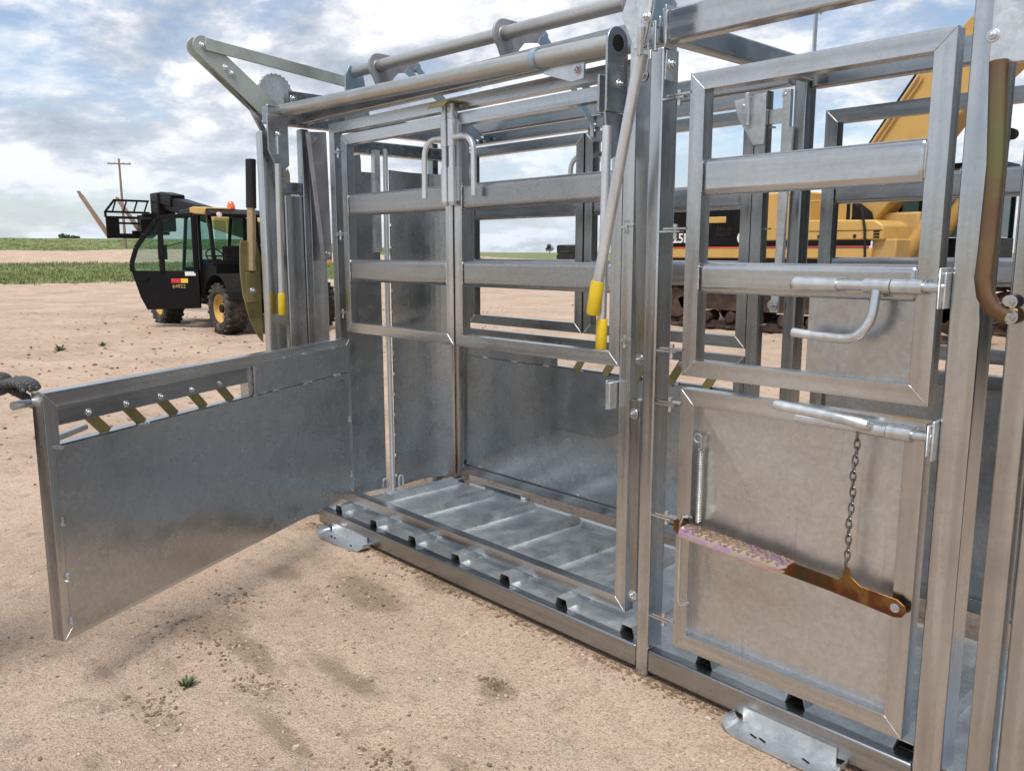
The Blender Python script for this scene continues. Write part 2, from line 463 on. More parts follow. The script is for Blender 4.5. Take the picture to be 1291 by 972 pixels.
n6 = noise_n(N, L, mapped(N, L, (.9, .9, 1), (0, 0, R(43))), 3.0, 9, .78)
n7 = noise_n(N, L, mapped(N, L, (.25, 1.6, 1), (0, 0, R(42))), 2.6, 9, .75, .6)
base = mixc(N, L, base, ramp(N, L, n7.outputs[0], [(.33, (.55, .50, .46)), (.44, (1, 1, 1))]).outputs[0], .4, 'MULTIPLY')
stone = ramp(N, L, vor.outputs['Color'], [(.0, (.60, .52, .46)), (.45, (1, 1, 1)), (.8, (1, .97, .93)), (1, (.8, .76, .74))]).outputs[0]
base = mixc(N, L, base, stone, .55, 'MULTIPLY')
damp = ramp(N, L, n4.outputs[0], [(.55, (0, 0, 0)), (.72, (.26,) * 3)]).outputs[0]
base = mixc(N, L, base, (.25, .185, .125), damp)
vcd = N.new('ShaderNodeVertexColor'); vcd.layer_name = 'zone'
spd = N.new('ShaderNodeSeparateColor'); L.new(vcd.outputs[0], spd.inputs[0])
ndp = noise_n(N, L, tcg, 22, 10, .85, .3)
dmu = N.new('ShaderNodeMath'); dmu.operation = 'MULTIPLY'; L.new(spd.outputs[1], dmu.inputs[0]); L.new(ndp.outputs[0], dmu.inputs[1])
dfac = ramp(N, L, dmu.outputs[0], [(.23, (0, 0, 0)), (.40, (.58,) * 3)]).outputs[0]
base = mixc(N, L, base, (.20, .15, .095), dfac)
grassc = ramp(N, L, noise_n(N, L, tcg, .35, 9, .75).outputs[0], [(.32, (.10, .135, .05)), (.5, (.17, .20, .08)), (.68, (.30, .28, .16))]).outputs[0]
za_ = N.new('ShaderNodeVertexColor'); za_.layer_name = 'zone'
sp = N.new('ShaderNodeSeparateColor'); L.new(za_.outputs[0], sp.inputs[0])
nz = noise_n(N, L, tcg, .9, 8, .8)
ad = N.new('ShaderNodeMath'); ad.operation = 'ADD'; L.new(sp.outputs[0], ad.inputs[0]); L.new(nz.outputs[0], ad.inputs[1])
gfac = ramp(N, L, ad.outputs[0], [(.80, (0, 0, 0)), (1.0, (1, 1, 1))]).outputs[0]
fin = mixc(N, L, base, grassc, gfac)
L.new(fin, P.inputs['Base Color']); P.inputs['Roughness'].default_value = .95
P.inputs['Specular IOR Level'].default_value = .2
b = N.new('ShaderNodeBump'); b.inputs['Strength'].default_value = .75; b.inputs['Distance'].default_value = .008
a1 = N.new('ShaderNodeMath'); a1.operation = 'ADD'; L.new(n3.outputs[0], a1.inputs[0])
a2 = N.new('ShaderNodeMath'); a2.operation = 'MULTIPLY_ADD'; a2.inputs[1].default_value = 2.2; L.new(n2.outputs[0], a2.inputs[0]); L.new(a1.outputs[0], a2.inputs[2])
L.new(vor.outputs['Distance'], a1.inputs[1]); L.new(a2.outputs[0], b.inputs['Height']); L.new(b.outputs[0], P.inputs['Normal'])
gm.materials.append(m)
go = bpy.data.objects.new('ground', gm); col.objects.link(go); tag(go, kind='structure')

# gravel: tiny loose stones and clods
def ico():
    bm = bmesh.new(); bmesh.ops.create_icosphere(bm, subdivisions=1, radius=1)
    v = [tuple(p.co) for p in bm.verts]; f = [tuple(x.index for x in p.verts) for p in bm.faces]; bm.free(); return v, f
IV, IF = ico()
def clods(name, n, pos, smin, smax, mats, label, nmat):
    mb = MB()
    for i in range(n):
        x, y = pos(i)
        s_ = smin + (smax - smin) * random.random() ** 3.0
        if name == 'dirt_clods': s_ *= .62 if math.hypot(x - CAM.x, y - CAM.y) < 6 else 1.9
        a = random.random() * 6.28; ca, sa = math.cos(a), math.sin(a)
        sx, sy, sz = s_ * (1 + .5 * random.random()), s_ * (.7 + .4 * random.random()), s_ * (.45 + .35 * random.random())
        z = gh(x, y) + sz * .25; vs = []
        for (p, q, r_) in IV:
            j = .75 + .5 * random.random()
            p_, q_ = p * sx * j, q * sy * j
            vs.append((x + p_ * ca - q_ * sa, y + p_ * sa + q_ * ca, z + r_ * sz * j))
        mb.add(vs, IF, random.randrange(nmat))
    o = mb.build(name, mats, smooth=50); tag(o, label, 'gravel' if name == 'gravel' else 'dirt clods', kind='stuff'); return o
gm1 = paint('pale_pebble', (.50, .41, .33), .9, dirtf=.4); gm2 = paint('grey_pebble', (.30, .26, .23), .9, dirtf=.4); gm3 = paint('brown_clod', (.17, .115, .07), .95, dirtf=.4); gm3b = paint('darker_clod', (.24, .165, .11), .95, dirtf=.3); gm4 = paint('tan_clod', (.40, .29, .21), .95, dirtf=.3)
def ppos(i):
    while True:
        t = random.random() ** 1.6 * 9 + 1.0; az = R(random.uniform(-40, 38))
        x = CAM.x + t * (FW.x * math.cos(az) + FW.y * math.sin(az)); y = CAM.y + t * (FW.y * math.cos(az) - FW.x * math.sin(az))
        if not (-2.6 < x < 1.5 and -.02 < y < 1.12): return x, y
clods('gravel', 17000, ppos, .0014, .0085, [gm1, gm2, gm4, gm1], 'small loose pebbles scattered over the sandy yard around the chute', 4)
cl = [(-1.45, -1.05, .20), (-1.2, -.95, .18), (-1.6, -.75, .16), (-.9, -1.0, .12), (-.3, -.4, .06), (-.15, -.95, .12), (-1.3, -.3, .25), (-1.1, 0.98, .3), (-1.5, .99, .25), (-.8, .98, .2), (-.95, -1.35, .12), (.2, -.75, .15)]
def cpos(i):
    if random.random() < .30:
        x = random.uniform(-2.3, .95); return x, -abs(random.gauss(0, .03)) + .012
    if random.random() < .36:
        cx, cy, r_ = random.choice(cl); return random.gauss(cx, r_ * .55), random.gauss(cy, r_ * (.35 if cy < .5 else .05))
    t = random.uniform(2.2, 24); az = R(random.uniform(-34, 30) if i % 3 == 0 else random.uniform(-34, 0))
    return CAM.x + t * (FW.x * math.cos(az) + FW.y * math.sin(az)), CAM.y + t * (FW.y * math.cos(az) - FW.x * math.sin(az))
clods('dirt_clods', 6500, cpos, .0028, .015, [gm3, gm3, gm3b], 'dark brown crumbled dirt clods lying in scuffed patches of the yard', 3)

# grass of the field behind the yard
gmat = paint('field_grass', (.17, .21, .07), .8, dirt=(.38, .35, .18), dirtf=.9)
mb = MB()
n_ = 0
while n_ < 9000:
    d = random.uniform(44, 150); az = random.uniform(-36, 2)
    t = R(az)
    x = CAM.x + d * (FW.x * math.cos(t) + FW.y * math.sin(t)); y = CAM.y + d * (FW.y * math.cos(t) - FW.x * math.sin(t))
    zo = zone(x, y)
    if random.random() > zo * .98 + .02 * (d < 60): continue
    n_ += 1
    z = gh(x, y)
    k = 5
    for j in range(k):
        h = random.uniform(.06, .22) * (1 + .8 * (noise.noise((x * .12, y * .12, 9)) > .25)); a = random.random() * 6.28; r_ = random.random() * .35
        bx, by = x + math.cos(a) * r_, y + math.sin(a) * r_
        a2_ = random.random() * 6.28; w_ = random.uniform(.03, .07)
        mb.add([(bx - w_ * math.cos(a2_), by - w_ * math.sin(a2_), z - .03), (bx + w_ * math.cos(a2_), by + w_ * math.sin(a2_), z - .03), (bx + random.uniform(-.1, .1), by + random.uniform(-.1, .1), z + h)], [(0, 1, 2)])
o = mb.build('field_grass', gmat); tag(o, 'green field grass in a strip behind the bare yard and on the low bank', 'grass', kind='stuff')

# small weeds
weedm = paint('weed_leaf', (.06, .10, .03), .7, dirtf=.1)
def weed(x, y, s_, label):
    mb = MB(); z = gh(x, y)
    for j in range(46):
        a = random.random() * 6.28; l = s_ * random.uniform(.4, 1); e = random.uniform(.2, 1.3)
        d_ = Vector((math.cos(a) * math.cos(e), math.sin(a) * math.cos(e), math.sin(e)))
        sdv = Vector((-math.sin(a), math.cos(a), 0)) * l * .11
        b0 = Vector((math.cos(a), math.sin(a), 0)) * s_ * .12
        mb.add([b0 - sdv * .3, b0 + sdv * .3, b0 + d_ * l * .55 + sdv, b0 + d_ * l, b0 + d_ * l * .55 - sdv], [(0, 1, 2, 3, 4)])
    o = mb.build('weed', weedm, loc=(x, y, z)); tag(o, label, 'weed', 'small weeds in the yard')
weed(-1.04, -1.206, .05, 'small dark green weed on the sand in the foreground, nearest the camera')
weed(-12.6, 1.4, .14, 'brightest green weed tuft out on the sandy yard left of the open gate')
weed(-12.75, 2.08, .10, 'faint small weed just right of the brighter weed tuft')

# ------------------------------------------------------------------ THE CHUTE
RT = Vector((-.6, .5425, 0))
chute = empty('cattle_chute', RT)
tag(chute, 'galvanised steel cattle squeeze chute with lower side gate swung open', 'cattle chute')
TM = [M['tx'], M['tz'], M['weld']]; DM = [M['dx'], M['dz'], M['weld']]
def part(mb, name, mats, bevel=0, seg=2, label=None, parent=None, smooth=35):
    o = mb.build(name, mats, parent or chute, off=RT, bevel=bevel, seg=seg, smooth=smooth)
    if label: o['label'] = label
    return o
def weldbead(mb, p, q, r=.003, mi=0):
    p = Vector(p); q = Vector(q); n = 10
    mb.tube([p + (q - p) * (i / n) + Vector((random.uniform(-1, 1), random.uniform(-1, 1), random.uniform(-1, 1))) * .0006 for i in range(n + 1)], [r * random.uniform(.75, 1.25) for _ in range(n + 1)], 7, mi)

# main posts
for (x0, x1, y0, y1, zt) in ((0, .053, 0, .085, 2.14), (-.05, .003, 1.0, 1.085, 2.19), (.962, 1.036, .0, .10, 2.3), (.962, 1.036, 1.025, 1.085, 2.3)):
    part(MB().box(x0, x1, y0, y1, 0.0, zt), 'post', M['dz'] if y0 > .5 else M['tz'], bevel=.007, seg=3)
# side skids
for (x0, x1) in ((-2.22, -.001), (.054, .961)):
    part(MB().box(x0, x1, 0.001, .072, .030, .112), 'skid', M['dx'], bevel=.007, seg=3)
part(MB().box(-2.22, -.051, 1.035, 1.085, .0, .048), 'skid', M['dx'], bevel=.007, seg=3)
part(MB().box(.004, .961, 1.035, 1.085, .0, .048), 'skid', M['dx'], bevel=.007, seg=3)
# top rails and cross beams
part(MB().box(.056, 1.6, .003, .055, 2.15, 2.25), 'top_rail', M['tx'], bevel=.008, seg=3)
part(MB().box(.006, 1.6, 1.03, 1.082, 2.15, 2.25), 'top_rail', M['dx'], bevel=.008, seg=3)
part(MB().box(-2.38, -.005, .055, .105, 2.165, 2.255), 'top_rail', M['dx'], bevel=.008, seg=3)
part(MB().box(-2.38, -.06, .98, 1.03, 2.165, 2.255), 'top_rail', M['dx'], bevel=.008, seg=3)
part(MB().box(-.001, .049, .107, .978, 2.165, 2.245), 'cross_beam', M['zbeam'], bevel=.008, seg=3)
part(MB().box(1.55, 1.6, .057, 1.028, 2.16, 2.24), 'cross_beam', M['dx'], bevel=.008, seg=3)
# end plate of top rail with weld
mb = MB().box(.0555, .061, -.004, .06, 2.135, 2.262); weldbead(mb, (.0625, -.004, 2.14), (.0625, -.004, 2.26), .004, 1)
part(mb, 'end_plate', [M['galv'], M['weld']], bevel=.002)

# floor: sheet with hollow ribs
mb = MB()
ribs = [-2.08 + .334 * k for k in range(11)]
X0, X1, YA, YB = -2.19, 1.5, .045, .895
def floor_prof():
    pts = [(X0, .114)]
    for r_ in ribs:
        pts += [(r_ - .034, .114), (r_ - .024, .148), (r_ + .024, .148), (r_ + .034, .114)]
    pts.append((X1, .114)); return pts
pr = floor_prof()
ysn = [YA, YA + .0001, .850, .870, YB]
for j in range(len(ysn) - 1):
    a, b_ = ysn[j], ysn[j + 1]
    for i in range(len(pr) - 1):
        (xa, za), (xb, zb) = pr[i], pr[i + 1]
        def zf(z, y): return z if y < .855 else .114 + (z - .114) * 0
        if j == 2 or j < 2: pass
        v = [(xa, a, zf(za, a)), (xb, a, zf(zb, a)), (xb, b_, zf(zb, b_)), (xa, b_, zf(za, b_))]
        v += [(p[0], p[1], p[2] - .004) for p in v]
        if j == 0: continue
        fs = [(0, 1, 2, 3), (7, 6, 5, 4)]
        if j == 1: fs.append((0, 4, 5, 1))
        if j == 3: fs.append((3, 2, 6, 7))
        mb.add(v, fs)
part(mb, 'floor', M['galv'], smooth=20, label='ribbed galvanised floor sheet')
for x in (-1.9, -1.2, -.5, .2, .9):
    part(MB().box(x, x + .06, .073, .89, .04, .109), 'floor_joist', M['dx'], bevel=.004)

# foot brackets on skid
def foot(x0, x1, yn, sgn=1):
    mb = MB(); n = 8
    # angle: upright leg on the skid and a flat leg with a turned-up rounded end
    mb.box(x0, x1, yn - sgn * .006 if sgn > 0 else yn, yn if sgn > 0 else yn + .006, .012, .066)
    prof = []
    for i in range(n + 1):
        a = i / n
        prof.append((x0 - .045 * math.sin(a * math.pi / 2) if False else 0, 0))
    yo = yn - sgn * .095
    mb.add([(x0, yn - sgn * .006, .012), (x1, yn - sgn * .006, .012), (x1 - .03, yo, .010), (x0 + .01, yo, .010),
            (x0, yn - sgn * .006, .018), (x1, yn - sgn * .006, .018), (x1 - .03, yo, .016), (x0 + .01, yo, .016)],
           [(0, 1, 2, 3), (7, 6, 5, 4), (0, 4, 5, 1), (1, 5, 6, 2), (2, 6, 7, 3), (3, 7, 4, 0)])
    # rolled ends
    for xe, dx_, yy in ((x0, -1, yo + sgn * .005), (x1, 1, yo + sgn * .02)):
        pts = [(xe + (0.01 if dx_ < 0 else -.03), .010)] + [(xe + dx_ * .035 * math.sin(t * math.pi / 10), .012 + .030 * (1 - math.cos(t * math.pi / 10))) for t in range(6)]
        for k in range(len(pts) - 1):
            (xa, za), (xb, zb) = pts[k], pts[k + 1]
            ya_, yb_ = yn - sgn * .006, yy
            v = [(xa, ya_, za), (xb, ya_, zb), (xb, yb_ + sgn * .004 * k, zb), (xa, yb_ + sgn * .004 * (k - 1 if k else 0), za)]
            v += [(p[0] - dx_ * .003, p[1], p[2] + .005) for p in v]
            mb.add(v, [(0, 1, 2, 3), (7, 6, 5, 4), (0, 4, 5, 1), (1, 5, 6, 2), (2, 6, 7, 3), (3, 7, 4, 0)])
    o = part(mb, 'foot_bracket', M['galv'], smooth=50)
    for fx in (.22, .32, .78):
        sl_ = MB(); xm = x0 + (x1 - x0) * fx
        sl_.prism([(-.012, -.004), (.012, -.004), (.015, 0), (.012, .004), (-.012, .004), (-.015, 0)], (xm, yn - sgn * .055, .0166), (.95, -.3, 0), (.3, .95, 0), .001)
        part(sl_, 'bolt_slot', M['blackdull'], parent=o)
foot(-2.07, -1.73, 0.0); foot(.445, .755, 0.0); foot(-2.07, -1.75, 1.086, -1)
mb = MB().prism([(0, 0), (.22, 0), (.26, .05), (.26, .12), (0, .12)], (-2.55, -.2, .012), (0, 1, 0), (1, 0, 0), -.006)
mb.box(-2.44, -2.434, -.16, .06, .018, .09)
part(mb, 'foot_plate', M['galv'])

# squeeze walls (near y=.12, far y=.965)
def hinge(mb, x, y, z, dirx=1, ln=.05, s_=1):
    """pair of lugs with an upright bolt"""
    mb.box(min(x, x + dirx * ln), max(x, x + dirx * ln), y - .012, y + .012, z, z + .006)
    mb.box(min(x + dirx * .02, x + dirx * (ln + .03)), max(x + dirx * .02, x + dirx * (ln + .03)), y - .012, y + .012, z + .009, z + .015)
    bx = x + dirx * (ln * .7)
    mb.tube([(bx, y, z - .022), (bx, y, z + .018)], .005, 10)
    mb.tube([(bx, y, z + .016), (bx, y, z + .026)], .0095, 6)
    mb.tube([(bx, y, z - .02), (bx, y, z - .008)], .0095, 6)

def hinges(parent, specs):
    for a in specs:
        h = MB(); hinge(h, *a); part(h, 'hinge', M['bolt'], parent=parent)
def welds(parent, segs, r=.003, builder=None):
    for p, q in segs:
        w_ = MB(); weldbead(w_, p, q, r)
        if builder: builder(w_, 'weld_seam', M['weld'])
        else: part(w_, 'weld_seam', M['weld'], parent=parent)
def squeeze_wall(y0, near):
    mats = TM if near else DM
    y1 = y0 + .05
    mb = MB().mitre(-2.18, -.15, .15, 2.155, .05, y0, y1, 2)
    frame = part(mb, 'wall_frame', mats, bevel=.005)
    for k, (x0, x1) in enumerate(((-2.07, -1.166), (-1.154, -.205))):
        g = MB().mitre(x0, x1, 1.085, 2.088, .05, y0 + .002, y0 + .048, 2)
        gate = part(g, 'upper_side_gate', mats, bevel=.005)
        for (za, zb) in ((1.682, 1.792), (1.35, 1.462)):
            part(MB().box(x0 + .046, x1 - .046, y0 + .004, y0 + .046, za, zb), 'gate_bar', M['bar'] if near else M['dx'], bevel=.0195, seg=5, parent=None).parent = gate
        if near: welds(gate, [((xx, y0 + .003, za + .01), (xx, y0 + .003, zb - .01)) for (za, zb) in ((1.682, 1.792), (1.35, 1.462)) for xx in (x0 + .05, x1 - .05)])
        hinges(gate, [(-2.13 if k == 0 else -.199, y0 + .0 if near else y0 + .05, z, 1, .055 if k == 0 else .03) for z in (2.0, 1.585, 1.178)])
    # middle latch: two upright spring bolts in sleeves with bent handles
    ym = y0 - .022 if near else y0 + .072
    for s_ in (-1, 1):
        x = -1.16 + s_ * .024
        lt = MB()
        lt.tube([(x, ym, 1.70), (x, ym, 1.716)], [.013, .019], 16); lt.tube([(x, ym, 1.716), (x, ym, 1.86)], .019, 16)
        lt.tube([(x, ym, 1.86), (x, ym, 1.95)], .0145, 16)
        lt.tube([(x, ym, 1.95), (x, ym, 2.06)], .0185, 16); lt.tube([(x, ym, 2.062), (x, ym, 2.125)], .013, 16)
        lt.box(x - .012, x + .012, ym + (.016 if near else -.03), ym + (.026 if near else -.016), 1.72, 2.06)
        latch = part(lt, 'gate_latch', M['hpipe'])
        hs = 1.0 if s_ < 0 else 1.42; hy = 1.0 if s_ < 0 else .15
        hp = [(x + s_ * .012, ym, 1.985), (x + s_ * .05 * hs, ym - .012 * hy, 1.985)]
        for t in range(1, 8):
            a = t * math.pi / 14
            hp.append((x + s_ * (.05 + .055 * math.sin(a)) * hs, ym - (.012 + .02 * math.sin(a)) * hy, 1.985 - .055 * (1 - math.cos(a)) * 1.3))
        hp.append((x + s_ * .106 * hs, ym - .034 * hy, 1.735))
        part(MB().tube(hp, .0125, 14), 'latch_handle', M['hpipe'], parent=latch)
        latch['label'] = 'spring latch of the ' + ('left' if s_ < 0 else 'right') + ' upper gate'
    if near:
        mb = MB().box(-1.235, -1.105, y0 - .065, y0 + .01, 2.128, 2.134)
        mb.add([(-1.235, y0 - .065, 2.128), (-1.105, y0 - .065, 2.128), (-1.115, y0 - .085, 2.104), (-1.225, y0 - .085, 2.104)], [(0, 1, 2, 3)])
        part(mb, 'latch_plate', M['olive'], bevel=.002)
    return frame
squeeze_wall(.12, True)
squeeze_wall(.965, False)
# sill cover of near wall is frame's bottom; catch of the lower gate on the right upright
mb = MB().box(-.225, -.205, .075, .165, .93, 1.03); mb.box(-.232, -.226, .08, .125, .925, 1.035)
mb.tube([(-.236, .10, .965), (-.236, .10, .995)], .008, 10)
part(mb, 'gate_catch', [M['galv']], bevel=.003)
# squeeze control arms (tapered flat plates)
def arm(p, q, w0, w1, th, name='squeeze_arm', mat=None):
    p = Vector(p); q = Vector(q)
    mb = MB(); d = q - p; u = Vector((1, 0, 0)); 
    poly = [p - u * w0 / 2, p + u * w0 / 2, q + u * w1 / 2, q - u * w1 / 2]
    vs = poly + [a + Vector((0, th, 0)) for a in poly]
    mb.add(vs, [(0, 1, 2, 3), (7, 6, 5, 4), (0, 4, 5, 1), (1, 5, 6, 2), (2, 6, 7, 3), (3, 7, 4, 0)])
    mb.bolt((p.x, p.y, p.z - .05), (0, -1, 0), .013, .01, 1); mb.bolt((q.x, q.y, q.z + .03), (0, -1, 0), .013, .01, 1)
    return part(mb, name, [mat or M['dz'], M['bolt']], bevel=.003)
arm((-.062, .04, .99), (-.088, .09, .22), .05, .03, .045)
arm((-.048, .03, 2.12), (-.06, .06, 1.1), .07, .035, .04)
# left arm plate between head gate and wall
mb = MB().prism([(.085, 2.13), (.205, 2.14), (.215, 1.46), (.155, 1.45)], (-2.36, 0, 0), (0, 1, 0), (0, 0, 1), .012)
mb.bolt((-2.348, .13, 2.09), (1, 0, 0), .02, .014, 1); mb.bolt((-2.348, .19, 1.49), (1, 0, 0), .012, .012, 1)
mb.bar((-2.335, .090, 2.13), (-2.335, .158, 1.46), .028, .006, up=(0, 1, 0))
part(mb, 'squeeze_arm', [M['camp'], M['bolt']], bevel=.002)
mb = MB().prism([(-.02, 0), (.03, 0), (.02, -.75), (-.01, -.75)], (-2.13, .985, .98), (0, 1, 0), (0, 0, 1), .01)
mb.bolt((-2.118, .99, .25), (1, 0, 0), .012, .01, 1)
part(mb, 'squeeze_arm', [M['dz'], M['bolt']])

# far lower gate, closed
def lower_gate(parent, x0, x1, y0, y1, z0, z1, mats, sheet, facing):
    """frame with slotted top, pivoting straps, and cross-broken sheet; returns frame"""
    L_ = x1 - x0
    xs_ = x0 + L_ * .36          # slot starts here (measured from hinge)
    mb = MB().mitre(x0, x1, z0, z1, .05, y0, y1, 2)
    mb.box(x0 + .05, x1 - .05, y0 + .004, y1 - .004, z1 - .225, z1 - .19)
    mb.box(xs_ - .035, xs_, y0 + .004, y1 - .004, z1 - .19, z1 - .052)
    return mb, xs_
# open near gate: local axes x along the gate from the hinge, y thickness, z up
HG = Vector((-2.12, .12, 0)); END = Vector((-1.26, -1.56, 0)); GD = (END - HG); GL = GD.length; GA = math.atan2(GD.y, GD.x)
def gate_parts(loc, rz, near):
    mats = TM if near else DM
    Lg = GL
    mb = MB().mitre(0, Lg, .2, 1.05, .05, 0, .05, 2)
    mb.box(.05, Lg - .05, .006, .044, .845, .872)                     # rail under the slots
    mb.box(.805, .852, .004, .046, .872, .999)
    fr = mb.build('lower_side_gate', mats, chute, loc=Vector(loc) - RT, rz=rz, bevel=.005)
    def gp(mb_, name, mat, **k):
        o = mb_.build(name, mat, fr, **k); return o
    # sheet, cross broken
    fs = MB()
    xa, xb, za, zb = .03, Lg - .03, .215, .868
    yf = .0505
    nx_ = 1
    cx_, cz_ = (xa + xb) / 2, (za + zb) / 2
    v = [(xa, yf, za), (xb, yf, za), (xb, yf, zb), (xa, yf, zb), (cx_ - .12, yf + .014, cz_), (cx_ + .12, yf + .014, cz_)]
    fs.add(v, [(0, 1, 5, 4), (1, 2, 5), (2, 3, 4, 5), (3, 0, 4)])
    v2 = [(p[0], yf - .004, p[2]) for p in v[:4]]
    fs.add(v2, [(3, 2, 1, 0)])
    o = gp(fs, 'sheet_panel', M['sheet'], smooth=.1); o['label'] = 'large grey steel sheet of the lower gate'
    o = gp(MB().box(.03, .812, .0505, .0535, .872, 1.012), 'upper_sheet', M['sheet'])
    for (p, q) in [((.815, .875), (.815, 1.0)), ((.80, .868), (.83, .872)), ((.55, 1.012), (.59, 1.012)), ((.74, .872), (.78, .872))] + [((xx, .870), (xx + .05, .870)) for xx in (.12, .38, .64, 1.0, 1.45)] + [((xx, 1.012), (xx + .035, 1.012)) for xx in (.15, .4)] + \
                  [((Lg - .03, zz_), (Lg - .03, zz_ + .03)) for zz_ in (.25, .40, .60)] + [((Lg - .055, .86), (Lg - .02, .87)), ((.03, .3), (.03, .33)), ((.03, .6), (.03, .63))]:
        wl = MB(); weldbead(wl, (p[0], .0535, p[1]), (q[0], .0535, q[1]), .0058); gp(wl, 'weld_seam', M['weld'])
    # comb flange and five pivoting straps
    gp(MB().box(.854, Lg - .052, .040, .047, .935, 1.0), 'strap_rail', M['dx'], bevel=.002)
    for k in range(5):
        x = 1.04 + k * .168
        s_ = MB()
        s_.bar((x + .015, .034, .972), (x - .088, .034, .868), .008, .040, up=(1, 0, -.5))
        s_.bolt((x, .0472, .958), (0, 1, 0), .009, .006, 1)
        s_ = s_
        gp(s_, 'pivot_strap', [M['olive'], M['bolt']], bevel=.0015)
    if near:
        # latch on the outer side near the free end with bent handle
        lt = MB().tube([(Lg - .30, -.03, 1.012), (Lg + .045, -.03, 1.012)], .014, 14)
        lt.tube([(Lg - .10, -.03, 1.012), (Lg - .02, -.03, 1.012)], .019, 14)
        la = gp(lt, 'latch_bolt', M['hpipe'])
        hp = [(Lg - .06, -.03, 1.005), (Lg - .06, -.05, .95), (Lg - .075, -.06, .90), (Lg - .10, -.065, .875), (Lg - .15, -.068, .866), (Lg - .27, -.075, .880)]
        h = MB().tube(hp, .0125, 12).build('latch_handle', M['hpipe'], la)
    return fr
og = gate_parts(HG, GA, True); og['label'] = 'lower side gate swung wide open towards the left'
# far twin, closed: hinge at left end, mirrored by turning its face inward
def far_gate():
    fr_x0, fr_x1, y0 = -2.12, -.21, .975
    mb = MB().mitre(fr_x0, fr_x1, .205, 1.05, .05, y0, y0 + .04, 2); mb.box(fr_x0 + .05, fr_x1 - .05, y0 + .004, y0 + .036, .872, .895)
    fr = part(mb, 'lower_side_gate', DM, bevel=.004, label='closed lower gate of the far side')
    s_ = MB(); xa, xb, za, zb, yf = fr_x0 + .02, fr_x1 - .02, .215, .885, y0 - .001
    v = [(xa, yf, za), (xb, yf, za), (xb, yf, zb), (xa, yf, zb), (-1.3, yf - .016, .55), (-1.0, yf - .016, .55)]
    s_.add(v, [(0, 1, 5, 4), (1, 2, 5), (2, 3, 4, 5), (3, 0, 4)]); s_.add([(p[0], yf + .004, p[2]) for p in v[:4]], [(0, 1, 2, 3)])
    part(s_, 'sheet_panel', M['sheet'], parent=fr, smooth=.1)
    part(MB().box(fr_x0 + .03, -1.34, y0 - .005, y0 - .0015, .89, 1.02), 'upper_sheet', M['sheet'], parent=fr)
    welds(fr, [((xx, y0 - .003, .888), (xx + .05, y0 - .003, .888)) for xx in (-1.95, -1.7, -1.45, -1.2, -.9, -.6)] + [((xx, y0 - .003, .215), (xx + .03, y0 - .003, .213)) for xx in (-2.0, -1.6, -1.2, -.8, -.5)], .0045)
    for k in range(5):
        x = -1.15 + k * .20
        part(MB().bar((x + .03, y0 - .008, 1.0), (x - .05, y0 - .008, .885), .008, .04, up=(1, 0, .5)).bolt((x + .02, y0 - .013, .985), (0, -1, 0), .009, .006, 1), 'pivot_strap', [M['olive'], M['bolt']], parent=fr)
far_gate()

# ------------------------------------------------ right-hand access doors
def access_door(z0, z1, y0, far=False):
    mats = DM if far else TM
    x0, x1 = (.16, .93) if not far else (.075, .91)
    g = MB().mitre(x0, x1, z0, z1, .052, y0, y0 + .05, 2)
    d = part(g, 'access_door', mats, bevel=.005)
    if not far: hinges(d, [(.05, y0 + .012, z, 1, .085) for z in (z1 - .065, (z0 + z1) / 2 - .01, z0 + .07)])
    return d
ud = access_door(1.105, 2.04, 0.0); ud['label'] = 'upper open-barred door of the right-hand bay'
for (za, zb) in ((1.672, 1.785), (1.372, 1.468)):
    part(MB().box(.208, .882, .003, .05, za, zb), 'door_bar', M['tx'], bevel=.021, seg=5, parent=ud)
welds(ud, [((xx, .0, za + .012), (xx, .0, zb - .012)) for (za, zb) in ((1.672, 1.785), (1.372, 1.468)) for xx in (.212, .878)], .0035)
part(MB().box(.575, .882, .026, .030, 1.150, 1.385), 'small_sheet', M['sheet'], parent=ud)
lt = MB()
lt.tube([(.545, -.022, 1.412), (.555, -.022, 1.412)], [.014, .020], 16); lt.tube([(.555, -.022, 1.412), (.68, -.022, 1.412)], .020, 18)
lt.tube([(.68, -.022, 1.412), (.79, -.022, 1.412)], .0135, 18); lt.tube([(.755, -.022, 1.412), (.825, -.022, 1.412)], .0195, 18)
lt.tube([(.828, -.022, 1.412), (.905, -.022, 1.412)], .020, 18); lt.tube([(.905, -.022, 1.412), (.958, -.022, 1.412)], .012, 14)
lt.box(.56, .66, -.004, .004, 1.395, 1.43); lt.box(.84, .90, -.004, .004, 1.395, 1.43)
la = part(lt, 'door_latch', M['hpipe'], parent=ud)
hp = [(.79, -.03, 1.40)] + [(.79 - .07 * (1 - math.cos(t * math.pi / 16)), -.04 - .012 * math.sin(t * math.pi / 16), 1.355 - .085 * math.sin(t * math.pi / 16)) for t in range(0, 9)] + [(.66, -.055, 1.272), (.572, -.052, 1.277)]
part(MB().tube(hp, .013, 14), 'latch_handle', M['hpipe'], parent=ud)
ck = MB().box(.948, .954, -.048, .02, 1.36, 1.462); ck.box(.962 - .008, .9615, -.03, .03, 1.36, 1.45)
ck.tube([(.946, -.022, 1.44), (.938, -.022, 1.44)], .008, 8)
part(ck, 'latch_catch', M['galv'], bevel=.003)

